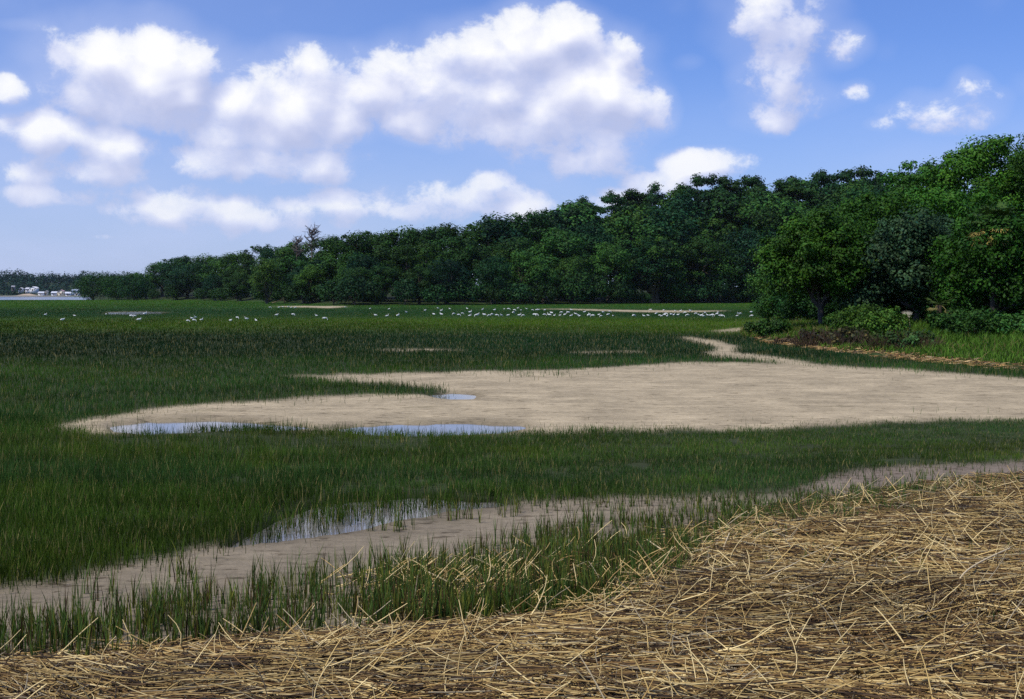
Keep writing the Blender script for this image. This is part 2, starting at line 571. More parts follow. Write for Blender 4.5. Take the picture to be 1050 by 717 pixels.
# ------------------------------------------------------------------ ground: one sheet to the horizon
def build_ground():
    ang = np.concatenate([np.linspace(-180, -34, 26)[:-1], np.linspace(-34, 34, 520), np.linspace(34, 180, 26)[1:-1]])
    ang = np.radians(ang)
    d = [1.2, 2.2, 3.2, 4.0]
    while d[-1] < 3000:
        s = 0.0075 if d[-1] < 60 else (0.012 if d[-1] < 500 else 0.04)
        d.append(d[-1] * (1 + s))
    d = np.array(d)
    A, D = np.meshgrid(ang, d)
    x, y = (D * np.sin(A)).ravel(), (D * np.cos(A)).ravel()
    z, pool, px, py = ground_height(x, y)
    wx, wy = warp(px, py, 1.0)
    front = y > 3
    bare = front & any_in(BARE, wx, wy)
    chan = front & inside(CHANNEL, wx, wy)
    wrk = (y > 3) & inside(WRACK, *warp(px, py, 0.8, 13))
    z = z + np.where(bare | chan, 0.022 * fbm(x / 0.5, y / 0.5, 71, 4) + 0.02 * fbm(x / 1.7, y / 1.7, 72, 3), 0.0) * sstep(D.ravel(), 120, 50)
    # soften the pool dips over the grid
    pf = pool.reshape(D.shape).astype(float)
    for _ in range(4):
        pf[1:-1, 1:-1] = (pf[1:-1, 1:-1] * 2 + pf[:-2, 1:-1] + pf[2:, 1:-1] + pf[1:-1, :-2] + pf[1:-1, 2:]) / 6
    z = z - 0.085 * pf.ravel()
    pw = pool.reshape(D.shape).astype(float)
    for _ in range(12):
        pw[1:-1, 1:-1] = (pw[1:-1, 1:-1] + pw[:-2, 1:-1] + pw[2:, 1:-1] + pw[1:-1, :-2] + pw[1:-1, 2:]) / 5
    wet = np.clip(pw.ravel() * 2.5, 0, 1)[:, None]
    # colours: pale sandy mud, grey channel mud, dark rooted mud, wooded bank soil
    tone = np.empty((len(x), 3))
    tone[:] = (0.045, 0.055, 0.024)
    far = sstep(D.ravel(), 40, 110)[:, None]
    tone = tone * (1 - far) + np.stack([np.interp(py, BAND_PY, BAND[:, k]) for k in range(3)], -1) * 0.8 * far  # far ground repeats the grass bands, painted cloud shadow included
    sand = np.array((0.425, 0.342, 0.212))
    grey = np.array((0.24, 0.195, 0.13))
    tone[bare] = sand
    tone[chan & bare] = grey
    tone[front & chan & (py < 505) & (px > 780)] = (0.21, 0.165, 0.12)
    bd = bank_dist(x, y)
    bk = front & (px > 775) & (bd > 0.3) & ((bd < 40) | (px > 900))
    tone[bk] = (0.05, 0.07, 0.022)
    tone = tone * (1 - .42 * wet)
    tone[wrk] = (0.040, 0.025, 0.014)
    tone[~front] = (0.09, 0.08, 0.05)
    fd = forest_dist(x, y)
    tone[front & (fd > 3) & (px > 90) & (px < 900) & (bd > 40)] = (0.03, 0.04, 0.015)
    t3 = tone.reshape(D.shape + (3,))
    for _ in range(5):
        t3[1:-1] = (t3[1:-1] * 2 + t3[:-2] + t3[2:]) / 4
        t3[:, 1:-1] = (t3[:, 1:-1] * 2 + t3[:, :-2] + t3[:, 2:]) / 4
    nA, nD = len(ang), len(d)
    i = np.arange(nD - 1)[:, None] * nA
    j = np.arange(nA)[None, :]
    jn = (j + 1) % nA
    q = np.stack([i + j, i + jn, i + nA + jn, i + nA + j], -1).reshape(-1, 4)
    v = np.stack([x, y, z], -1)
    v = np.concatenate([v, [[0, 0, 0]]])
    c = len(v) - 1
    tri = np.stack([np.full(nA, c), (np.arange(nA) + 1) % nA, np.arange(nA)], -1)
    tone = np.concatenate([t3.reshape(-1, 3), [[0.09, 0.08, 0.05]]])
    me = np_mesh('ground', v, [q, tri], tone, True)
    m, t, o = new_mat('marsh_mud')
    co = nd(t, 'ShaderNodeTexCoord').outputs['Object']
    n1 = NOISE(t, co, 0.9, 8.0, 0.62)
    n2 = NOISE(t, VM(t, 'MULTIPLY', co, (0.35, 2.2, 1)), 1.4, 6.0, 0.6)
    n3 = NOISE(t, co, 9.0, 6.0, 0.65)
    k = M(t, 'ADD', M(t, 'MULTIPLY_ADD', n1, 0.7, 0.65), M(t, 'MULTIPLY_ADD', n2, 0.7, -0.35))
    k = M(t, 'ADD', k, M(t, 'MULTIPLY_ADD', n3, 0.9, -0.45))
    streak = SMOOTH(t, NOISE(t, VM(t, 'MULTIPLY', co, (0.55, 0.42, 1)), 1.5, 7.0, 0.62), 0.36, 0.68)
    k = M(t, 'MULTIPLY', k, M(t, 'MULTIPLY_ADD', streak, 0.26, 0.86))
    base = VM(t, 'SCALE', attr(t))
    put(t, base.node.inputs['Scale'], k)
    # algal film and wet specks
    film = SMOOTH(t, NOISE(t, VM(t, 'MULTIPLY', co, (0.5, 1.6, 1)), 0.8, 7.0, 0.7), 0.58, 0.72)
    base = MIX(t, M(t, 'MULTIPLY', film, 0.6), base, MIX(t, 1.0, base, (0.55, 0.57, 0.5, 1), 'MULTIPLY'))
    speck = SMOOTH(t, NOISE(t, VM(t, 'MULTIPLY', co, (0.6, 1.2, 1)), 4.5, 6.0, 0.68), 0.57, 0.63)
    base = MIX(t, M(t, 'MULTIPLY', speck, 0.9), base, MIX(t, 1.0, base, (0.4, 0.38, 0.35, 1), 'MULTIPLY'))
    p = principled(t, base, 0.9, 0.06)
    b = nd(t, 'ShaderNodeBump')
    b.inputs['Strength'].default_value = 1.0
    b.inputs['Distance'].default_value = 0.03
    put(t, b.inputs['Height'], M(t, 'ADD', NOISE(t, VM(t, 'MULTIPLY', co, (0.7, 1.4, 1)), 5.0, 8.0, 0.65), M(t, 'MULTIPLY', n3, 0.5)))
    t.links.new(b.outputs[0], p.inputs['Normal'])
    t.links.new(p.outputs[0], o.inputs[0])
    g = link('ground', me, m)
    tag(g, 'flat tan and grey tidal mud under the marsh', kind='structure')


build_ground()

# ------------------------------------------------------------------ water
m_w, t, o = new_mat('still_water')
p = principled(t, (0.17, 0.155, 0.135, 1), 0.08, 0.5)
p.inputs['IOR'].default_value = 1.333
b = nd(t, 'ShaderNodeBump')
b.inputs['Strength'].default_value = 0.06
b.inputs['Distance'].default_value = 0.02
put(t, b.inputs['Height'], NOISE(t, nd(t, 'ShaderNodeTexCoord').outputs['Object'], 4.0, 3.0))
t.links.new(b.outputs[0], p.inputs['Normal'])
t.links.new(p.outputs[0], o.inputs[0])


def pool_sheet(poly, name, z, label):
    xs, ys = zip(*[on_ground(a, b_) for a, b_ in poly])
    x0, x1, y0, y1 = min(xs) - .8, max(xs) + .8, min(ys) - .8, max(ys) + .8
    v = [(x0, y0, z), (x1, y0, z), (x1, y1, z), (x0, y1, z)]
    ob = link(name, np_mesh(name, v, [[(0, 1, 2, 3)]]), m_w)
    tag(ob, label, kind='structure')


for poly, z, lab in [(POOLS[0] + POOLS[1] + POOLS[2], WATER_Z, 'shallow pools along the front of the sand flat'),
                     (POOLS[3], WATER_Z, 'pool between grass stems in the near channel'), (POOLS[4], -0.045, 'far pool in the marsh on the left')]:
    pool_sheet(poly, 'pool_water', z, lab)

m_s, t, o = new_mat('open_water')
p = principled(t, (0.04, 0.07, 0.12, 1), 0.18, 0.5)
p.inputs['IOR'].default_value = 1.333
b = nd(t, 'ShaderNodeBump')
b.inputs['Strength'].default_value = 0.4
b.inputs['Distance'].default_value = 0.3
put(t, b.inputs['Height'], NOISE(t, nd(t, 'ShaderNodeTexCoord').outputs['Object'], 0.6, 4.0))
t.links.new(b.outputs[0], p.inputs['Normal'])
t.links.new(p.outputs[0], o.inputs[0])
ww = link('river_water', np_mesh('river_water', [(-900, 455, -0.35), (-150, 455, -0.35), (-150, 1180, -0.35), (-900, 1180, -0.35)], [[(0, 1, 2, 3)]]), m_s)
tag(ww, 'open blue river beyond the marsh', kind='structure')


# ------------------------------------------------------------------ marsh grass
def blades(x, y, z, h, w, lean, col, seg=2, yaw=None, tipcol=None):
    """ribbon blades that taper to a point; returns verts, faces, colours"""
    n = len(x)
    yaw = rng.uniform(0, 2 * math.pi, n) if yaw is None else yaw
    ld = rng.uniform(0, 2 * math.pi, n)
    bx, by = np.cos(yaw), np.sin(yaw)
    lx, ly = np.cos(ld) * lean, np.sin(ld) * lean
    rows = []
    cols = []
    for s in range(seg):
        f_ = s / seg
        wi = w * (1.0 - 0.55 * f_) * 0.5
        cxp = x + lx * h * f_ ** 1.7
        cyp = y + ly * h * f_ ** 1.7
        cz = z + h * f_ * (1 - 0.25 * np.abs(lean) * f_)
        rows.append(np.stack([cxp - bx * wi, cyp - by * wi, cz], -1))
        rows.append(np.stack([cxp + bx * wi, cyp + by * wi, cz], -1))
        cc = col if tipcol is None else col * (1 - f_) + tipcol * f_
        cols += [cc, cc]
    rows.append(np.stack([x + lx * h, y + ly * h, z + h * (1 - 0.25 * np.abs(lean))], -1))
    cols.append(col if tipcol is None else tipcol)
    nv = 2 * seg + 1
    v = np.stack(rows, 1).reshape(-1, 3)
    c = np.stack(cols, 1).reshape(-1, 3)
    base = np.arange(n)[:, None] * nv
    qs = [base + np.array([[2 * s, 2 * s + 1, 2 * s + 3, 2 * s + 2]]) for s in range(seg - 1)]
    tr = base + np.array([[2 * seg - 2, 2 * seg - 1, 2 * seg]])
    return v, [np.concatenate(qs), tr] if qs else [tr], c


def grass_object(name, parts, label):
    vs, cs, quads, tris, off = [], [], [], [], 0
    for v, fs, c in parts:
        vs.append(v)
        cs.append(c)
        for f_ in fs:
            (quads if f_.shape[1] == 4 else tris).append(f_ + off)
        off += len(v)
    me = np_mesh(name, np.concatenate(vs), [np.concatenate(a) for a in (quads, tris) if a], np.concatenate(cs))
    ob = link(name, me, MAT_GRASS)
    tag(ob, label, 'grass', kind='stuff')
    return ob


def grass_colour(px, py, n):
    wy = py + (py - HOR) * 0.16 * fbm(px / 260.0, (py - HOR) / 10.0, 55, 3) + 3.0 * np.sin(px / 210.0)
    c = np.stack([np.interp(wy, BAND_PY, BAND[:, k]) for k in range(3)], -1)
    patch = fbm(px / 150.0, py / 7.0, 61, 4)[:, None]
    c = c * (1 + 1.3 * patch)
    c = c * np.where((py > 316) & (py < 378), np.interp(px, [0, 330, 520], [.62, .80, 1.0]), np.interp(px, [0, 300, 500], [1.08, 1.10, 1.10]))[:, None]  # cloud shadow over the left marsh, painted as darker blade colour
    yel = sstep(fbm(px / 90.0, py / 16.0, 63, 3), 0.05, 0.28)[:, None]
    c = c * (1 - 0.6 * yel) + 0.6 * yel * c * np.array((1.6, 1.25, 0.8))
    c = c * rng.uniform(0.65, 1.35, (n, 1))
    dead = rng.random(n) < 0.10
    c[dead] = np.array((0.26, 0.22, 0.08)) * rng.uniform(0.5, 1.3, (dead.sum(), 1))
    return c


def scatter(d0, d1, n, half=27.0, power=0.0):
    """random ground points seen from the bank, density falling with distance squared (power 0) or less (power>0)"""
    u = rng.random(n)
    if power == 0:
        d = d0 * (d1 / d0) ** u
    else:
        d = (d0 ** power + u * (d1 ** power - d0 ** power)) ** (1 / power)
    a = np.radians(rng.uniform(-half, half, n))
    return d * np.sin(a), d * np.cos(a)


def tufted(x, y, per, spread):
    x = np.repeat(x, per) + rng.normal(0, 1, len(x) * per) * np.repeat(np.broadcast_to(spread, (len(x),)), per)
    y = np.repeat(y, per) + rng.normal(0, 1, len(y) * per) * np.repeat(np.broadcast_to(spread, (len(y),)), per)
    return x, y


def marsh_ok(px, py, x, y, seed=3):
    wx, wy = warp(px, py, 1.0, seed)
    sc_ = np.clip((py - HOR) / 120.0, 0.02, 2.0)
    jit = rng.normal(0, 1, (2, len(px))) * np.where(rng.random(len(px)) < .25, 2.2, .7)
    wx, wy = wx + jit[0] * sc_ * 5, wy + jit[1] * sc_ * 2.0
    ok = ~any_in(BARE, wx, wy) | (any_in(THIN[4:], wx, wy) & (rng.random(len(px)) < .5))
    bd = bank_dist(x, y)
    ok &= ~((px > 772 + 30 * fbm(x / 3, y / 3, 15, 2)) & (bd > 0.5) & ((bd < 40) | (px > 900)))
    ok &= forest_dist(x, y) < 1.0
    ok &= ~((px < 90) & (y > 478))
    return ok


def far_marsh():
    x, y = scatter(21.0, 478.0, 185000, 33.0)
    d = np.hypot(x, y)
    x, y = tufted(x, y, 4, 0.05 + 0.004 * d)
    px, py = project(x, y, 0 * x)
    keep = marsh_ok(px, py, x, y) & ((py < 425) | (px < 60))
    x, y, px, py = x[keep], y[keep], px[keep], py[keep]
    d = np.hypot(x, y)
    n = len(x)
    h = (0.12 + 0.08 * rng.random(n)) * (1 + 0.5 * fbm(x / 9, y / 9, 31, 3)) * (1 + 0.55 * sstep(d, 330, 420))
    h *= np.where((d > 110) & (d < 215), 0.62, 1.0)
    w = 0.008 * (d / 22.0) ** 0.85
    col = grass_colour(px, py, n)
    return blades(x, y, land_z(x, y) - 0.01, h, w, rng.uniform(0.05, 0.45, n), col, 2)


def mid_band():
    x, y = scatter(8.5, 24.5, 118000, 34.0, 1.0)
    x, y = tufted(x, y, 4, 0.05)
    px, py = project(x, y, 0 * x)
    keep = marsh_ok(px, py, x, y) & (py > 423)
    thin = any_in(THIN, *warp(px, py, 1.5, 21))
    clump = fbm(x / 0.35, y / 0.35, 77, 2)
    keep &= ~thin | (clump > 0.12) | (rng.random(len(x)) < np.where(px < 560, .30, .5))
    # upper limit of sand keeps its own outline; only the band in front of it stands here
    keep &= (py > 428) | (px < 300)
    x, y, px, py = x[keep], y[keep], px[keep], py[keep]
    n = len(x)
    tall = np.interp(px, [0, 250, 450, 700, 1050], [0.23, 0.20, 0.14, 0.095, 0.085]) * np.interp(py, [425, 450, 480, 520], [0.75, 0.8, 0.95, 1.0])
    h = tall * (0.45 + 0.5 * rng.random(n) + 0.5 * rng.random(n) ** 6) * (1 + 0.9 * fbm(x / 1.2, y / 1.2, 33, 3))
    thinout = (rng.random(n) < np.interp(px, [0, 320, 600], [.80, .80, 1.0])) & (fbm(x / .55, y / .55, 35, 3) > -.26)
    x, y, px, py, h = x[thinout], y[thinout], px[thinout], py[thinout], h[thinout]
    n = len(x)
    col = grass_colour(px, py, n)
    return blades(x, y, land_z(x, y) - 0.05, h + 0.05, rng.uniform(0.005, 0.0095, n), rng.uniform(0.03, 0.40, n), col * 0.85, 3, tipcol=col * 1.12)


grass_object('marsh_grass', [far_marsh(), mid_band()], 'green cordgrass covering the tidal marsh in bands')

FORE = [(-500, 712), (-60, 655), (0, 645), (60, 634), (150, 618), (240, 606), (330, 594), (400, 582), (450, 570), (500, 556), (560, 545), (610, 536), (680, 524), (740, 516), (800, 514), (850, 503), (940, 490), (1040, 480), (1100, 478),
        (1100, 500), (1000, 507), (900, 522), (800, 545), (740, 560), (700, 600), (620, 632), (520, 642), (430, 645), (330, 655), (230, 662), (110, 680), (0, 690), (-80, 700), (-500, 760)]


def fore_grass():
    out_ = []
    # stems: each a cluster of two or three upright leaves round one culm
    x, y = scatter(6.3, 15.0, 50000, 34.0, 1.6)
    px, py = project(x, y, 0 * x)
    wx, wy = warp(px, py, 1.0, 51)
    ok = inside(FORE, wx, wy)
    cl = fbm(x / 0.40, y / 0.40, 91, 3)
    wr = inside(WRACK, px, py) | inside(LOOSE, px, py)
    dens = np.where(wr, np.interp(px, [300, 400, 640, 720, 800, 900, 1050], [0.45, 0.9, 0.8, 0.5, 0.30, 0.26, 0.22]), np.interp(px, [0, 200, 600, 760, 1050], [0.56, 0.55, 0.52, 0.44, 0.30]))
    edge = inside([(a, b_ + 9) for a, b_ in FORE], wx, wy)
    dens = dens * np.where(edge, 1.0, 0.35)
    ok &= rng.random(len(x)) < np.clip(dens * (1 + 3.0 * cl), 0, 1)
    x, y, px, py = x[ok], y[ok], px[ok], py[ok]
    # scattered outliers on the channel mud
    for (qx, qy, k, s) in [(395, 545, 10, .10), (405, 540, 8, .08), (468, 532, 14, .09), (520, 528, 8, .12), (560, 522, 12, .2), (620, 520, 14, .2), (660, 516, 10, .2), (700, 514, 10, .2), (190, 590, 5, .06), (195, 597, 5, .06), (100, 612, 8, .1),
                           (760, 512, 12, .15), (810, 509, 10, .15), (900, 497, 20, .3), (960, 489, 22, .3), (1010, 484, 18, .3), (930, 484, 6, .15)]:
        gx, gy = on_ground(qx, qy)
        x = np.concatenate([x, gx + rng.normal(0, s, k)])
        y = np.concatenate([y, gy + rng.normal(0, s, k)])
    px, py = project(x, y, 0 * x)
    n0 = len(x)
    base_h = np.interp(px, [0, 300, 500, 700, 850, 1050], [0.35, 0.34, 0.31, 0.25, 0.16, 0.15]) * np.interp(py, [480, 540, 620, 700], [0.85, 0.9, 1.0, 1.0])
    hs = base_h * (0.55 + 0.55 * rng.random(n0))
    per = 4
    x, y = np.repeat(x, per) + rng.normal(0, .010, n0 * per), np.repeat(y, per) + rng.normal(0, .010, n0 * per)
    h = np.repeat(hs, per) * rng.uniform(0.55, 1.1, n0 * per)
    n = len(x)
    g = np.array((0.070, 0.120, 0.028)) * rng.uniform(0.55, 1.5, (n, 1))
    yel = rng.random(n) < 0.30
    g[yel] = np.array((0.19, 0.20, 0.035)) * rng.uniform(0.6, 1.2, (yel.sum(), 1))
    dk = rng.random(n) < 0.22
    g[dk] = np.array((0.085, 0.055, 0.026)) * rng.uniform(0.5, 1.4, (dk.sum(), 1))
    z = land_z(x, y) - 0.02
    out_.append(blades(x, y, z, h, rng.uniform(0.005, 0.011, n), rng.uniform(0.0, 0.32, n), g * 0.8, 4, tipcol=g * 1.15))
    x, y = scatter(8.5, 15.5, 16000, 28, 1.2)
    px, py = project(x, y, 0 * x)
    wx, wy = warp(px, py, 1.0, 52)
    edge = inside(WRACK, wx, wy + 10) & ~inside(WRACK, wx, wy - np.interp(px, [640, 800, 1050], [50, 46, 40])) & (px > 620)
    inner = inside(WRACK, px, py) & (rng.random(len(x)) < .07)
    ok = (edge & (fbm(x / .3, y / .3, 93, 2) > .02) & (rng.random(len(x)) < .5)) | inner
    x, y = np.repeat(x[ok], 3) + rng.normal(0, .012, ok.sum() * 3), np.repeat(y[ok], 3) + rng.normal(0, .012, ok.sum() * 3)
    n = len(x)
    g = np.array((0.075, 0.125, 0.026)) * rng.uniform(0.6, 1.5, (n, 1))
    out_.append(blades(x, y, land_z(x, y), rng.uniform(.08, .24, n), rng.uniform(.005, .010, n), rng.uniform(0, .45, n), g * .85, 3, tipcol=g * 1.15))
    # dark stubs at the water line of the middle band
    x, y = scatter(8.0, 16.0, 9000, 28, 1.3)
    px, py = project(x, y, 0 * x)
    wx, wy = warp(px, py, 1.0, 3)
    up = inside(CHANNEL, wx, wy) & ~inside(CHANNEL, wx, wy - 10) & (rng.random(len(x)) < .9)
    x, y = x[up], y[up]
    n = len(x)
    out_.append(blades(x, y, land_z(x, y) - .02, rng.uniform(.06, .2, n), rng.uniform(.006, .010, n), rng.uniform(0, .3, n), np.array((.045, .055, .02)) * rng.uniform(.5, 1.4, (n, 1)), 2))
    return out_


grass_object('cordgrass_fringe', fore_grass(), 'upright young cordgrass fringe between mud channel and straw')


# ------------------------------------------------------------------ the raft of dead reed stems
def stems(x, y, z, length, rad, theta, pitch, curl, col, seg=3, kink=None):
    """three-sided bent rods, vectorised"""
    n = len(x)
    s = np.linspace(-0.5, 0.5, seg + 1)
    P_, D_ = [], []
    for k in range(seg + 1):
        t_ = theta + curl * s[k]
        pp = pitch
        along = length * s[k]
        # arc: integrate roughly
        P_.append(np.stack([x + np.cos(theta + 0.5 * curl * s[k]) * along * np.cos(pp), y + np.sin(theta + 0.5 * curl * s[k]) * along * np.cos(pp),
                            z + np.sin(pp) * (along + 0.5 * length) + (0 if kink is None else kink * length * (s[k] ** 2))], -1))
        D_.append(np.stack([np.cos(t_) * np.cos(pp), np.sin(t_) * np.cos(pp), np.sin(pp) + 0 * t_], -1))
    P_, D_ = np.stack(P_, 1), np.stack(D_, 1)
    up = np.array([0, 0, 1.0])
    a = np.cross(D_, up)
    a /= np.linalg.norm(a, axis=2, keepdims=True) + 1e-9
    b_ = np.cross(a, D_)
    taper = np.interp(np.linspace(0, 1, seg + 1), [0, 1], [1.1, 0.65])[None, :, None, None] * rad[:, None, None, None]
    th = np.array([90, 210, 330]) * math.pi / 180
    v = P_[:, :, None, :] + taper * (a[:, :, None, :] * np.cos(th)[None, None, :, None] + b_[:, :, None, :] * np.sin(th)[None, None, :, None])
    nv = (seg + 1) * 3
    base = np.arange(n)[:, None, None] * nv
    i = (np.arange(seg) * 3)[None, :, None]
    j = np.arange(3)[None, None, :]
    jn = (j + 1) % 3
    q = np.stack([base + i + j, base + i + jn, base + i + 3 + jn, base + i + 3 + j], -1).reshape(-1, 4)
    return v.reshape(-1, 3), [q], np.repeat(col, nv, axis=0)


STRAW = np.array([(.60, .415, .145), (.80, .61, .27), (.39, .245, .078), (.22, .125, .040), (.10, .056, .020), (.42, .34, .20), (.045, .027, .012)])


def straw_colour(n, pale=0.0):
    pr = np.array([.17, .11, .16, .16, .18, .06, .16])
    if pale:
        pr = np.array([.34, .36, .12, .06, .02, .10, .0])
    c = STRAW[rng.choice(7, n, p=pr / pr.sum())]
    return c * rng.uniform(0.75, 1.2, (n, 1))


def wrack_height(x, y, px, py):
    e = np.zeros_like(x)
    for k in (6, 14, 26, 40):
        e += inside([(a, b_ + k) for a, b_ in WRACK], px, py) * 0.25
    return 0.015 + e * (0.07 + 0.22 * (fbm(x / 1.1, y / 0.7, 83, 3) + 0.25))


def reed_raft():
    out_ = []
    x, y = scatter(5.6, 19.5, 128000, 35, 1.1)
    px, py = project(x, y, 0 * x)
    wx, wy = warp(px, py, 0.8, 13)
    ok = inside(WRACK, wx, wy) | (inside(LOOSE, wx, wy) & (rng.random(len(x)) < .5))
    # the upper middle is looser, with grass growing through
    loose = inside([(360, 560), (760, 500), (1100, 470), (1100, 520), (900, 545), (760, 570), (680, 630), (540, 640), (380, 645)], px, py)
    hole = ((px - 478) / 34) ** 2 + ((py - 604) / 15) ** 2 < 1
    ok &= ~(loose & (rng.random(len(x)) < np.interp(px, [360, 620, 760, 1050], [.70, .62, .32, .2]))) & ~(hole & (rng.random(len(x)) < 0.9))
    x, y, px, py = x[ok], y[ok], px[ok], py[ok]
    n = len(x)
    base = wrack_height(x, y, px, py)
    flow = 0.10 + 2.9 * fbm(x / 1.5, y / 1.2, 85, 3)
    # the reeds sweep round in an arc in the right half of the raft
    th = flow + rng.normal(0, 1, n) * np.interp(py, [500, 590, 640, 700], [.55, .5, .28, .22])
    cross = rng.random(n) < 0.18
    th[cross] += rng.normal(0, 0.9, cross.sum())
    L = rng.uniform(0.12, 0.58, n) * np.where(rng.random(n) < .25, 0.6, 1.0)
    z = base * rng.random(n) ** 0.8 + 0.008
    # the older upper half of the raft is browner
    old = sstep(fbm(x / 1.4, y / 1.0, 88, 3) + np.interp(py, [500, 560, 620, 700], [.22, .10, -.08, -.12]), -.05, .25)
    out_.append(stems(x, y, z, L, rng.uniform(.0021, .0050, n), th, rng.normal(0.0, 0.05, n), rng.normal(0, 1, n) * np.where(rng.random(n) < .3, 1.5, .45), straw_colour(n) * (.92 - .42 * old[:, None]), 4, rng.normal(0, .09, n)))
    # fine litter between
    x, y = scatter(5.6, 14.0, 52000, 35, 1.1)
    px, py = project(x, y, 0 * x)
    ok = inside(WRACK, *warp(px, py, 1.2, 14))
    x, y, px, py = x[ok], y[ok], px[ok], py[ok]
    n = len(x)
    z = wrack_height(x, y, px, py) * rng.random(n) + 0.004
    out_.append(stems(x, y, z, rng.uniform(.06, .22, n), rng.uniform(.0018, .004, n), rng.uniform(0, 6.28, n), rng.normal(0, .2, n), rng.normal(0, .6, n), straw_colour(n) * 0.8, 1))
    # loose ends that stick up out of the raft
    x, y = scatter(6.2, 15.0, 4000, 35, 1.2)
    px, py = project(x, y, 0 * x)
    ok = inside([(a, b_ - 3) for a, b_ in WRACK], *warp(px, py, 1.5, 15))
    x, y, px, py = x[ok], y[ok], px[ok], py[ok]
    n = len(x)
    z = wrack_height(x, y, px, py) * .8
    out_.append(stems(x, y, z, rng.uniform(.10, .36, n), rng.uniform(.0028, .0050, n), rng.uniform(0, 6.28, n), rng.uniform(.15, 1.25, n) * (rng.random(n) ** .5), rng.normal(0, .9, n), straw_colour(n, 1), 4, rng.normal(0, .12, n)))
    # arching bundle round the dark gap
    for (qx, qy, k, s) in [(440, 606, 60, .22), (500, 606, 90, .25), (400, 598, 40, .2), (620, 600, 60, .35), (700, 575, 40, .35), (520, 590, 40, .3)]:
        gx, gy = on_ground(qx, qy)
        x, y = gx + rng.normal(0, s, k), gy + rng.normal(0, s * 1.2, k)
        px, py = project(x, y, 0 * x)
        out_.append(stems(x, y, wrack_height(x, y, px, py) * .6, rng.uniform(.18, .45, k), rng.uniform(.0035, .0055, k), rng.normal(.3, 1.5, k), rng.uniform(.05, .8, k), rng.normal(0, 1.6, k), straw_colour(k, 1), 5, rng.normal(-.1, .25, k)))
    vs, cs, qs, off = [], [], [], 0
    for v, fs, c in out_:
        vs.append(v)
        cs.append(c)
        qs.append(fs[0] + off)
        off += len(v)
    ob = link('reed_wrack', np_mesh('reed_wrack', np.concatenate(vs), [np.concatenate(qs)], np.concatenate(cs)), MAT_REED)
    tag(ob, 'golden raft of flattened dead reed stems on the near shore', 'dead reeds', kind='stuff')


reed_raft()

# a few stalks that stand out one by one
STALKS = [
    ([(992, 540, 0.25), (997, 566, .24), (997, 592, .2), (1003, 612, .14), (1010, 628, .10)], 'long pale reed stalk bent in an S on the right of the straw'),
    ([(838, 574, .12), (860, 586, .14), (885, 592, .12)], 'pale reed stalk slanting down across the middle of the straw'),
    ([(740, 538, .16), (744, 562, .10), (748, 578, .05)], 'pale upright reed stalk where straw meets the grass strip'),
    ([(660, 548, .14), (672, 560, .12), (684, 570, .08)], 'pale broken reed stalk leaning in the grass strip'),
    ([(405, 648, .02), (400, 672, .03), (396, 704, .05)], 'pale reed stalk upright at the near edge of the straw, left of centre'),
    ([(352, 655, .10), (356, 675, .06), (360, 695, .04)], 'short pale reed stalk standing at the near edge of the straw'),
    ([(437, 580, .16), (450, 592, .13), (462, 604, .10)], 'straight pale stalk slanting over the dark gap'),
    ([(770, 655, .08), (790, 690, .08), (806, 716, .06)], 'long pale reed stalk slanting across the lower right straw'),
    ([(700, 690, .04), (722, 650, .10), (742, 626, .10)], 'long pale reed stalk slanting up beside the centre of the straw'),
    ([(938, 582, .14), (930, 610, .08), (926, 624, .06)], 'short upright stalk beside the S-shaped one'),
]
for pts, lab in STALKS:
    W = []
    for qx, qy, z in pts:
        gx, gy = on_ground(qx, qy, z)
        W.append((gx, gy, z))
    # smooth through the points
    W = np.array(W)
    tt = np.linspace(0, len(W) - 1, 12)
    # a stalk is one bent rod: keep its depth changes small
    W[:, 1] = W[:, 1].mean() + 0.35 * (W[:, 1] - W[:, 1].mean())
    W2 = np.stack([np.interp(tt, np.arange(len(W)), W[:, k]) for k in range(3)], -1)
    for _ in range(3):
        W2[1:-1] = (W2[:-2] + 2 * W2[1:-1] + W2[2:]) / 4
    org = W2[-1].copy()
    ac = Acc()
    ac.tube(W2 - org, np.linspace(.0055, .0075, 12), (.62, .49, .28), 5)
    ob = link('reed_stalk', ac.mesh('reed_stalk', True), MAT_REED, None, org)
    tag(ob, lab, 'reed stalk')


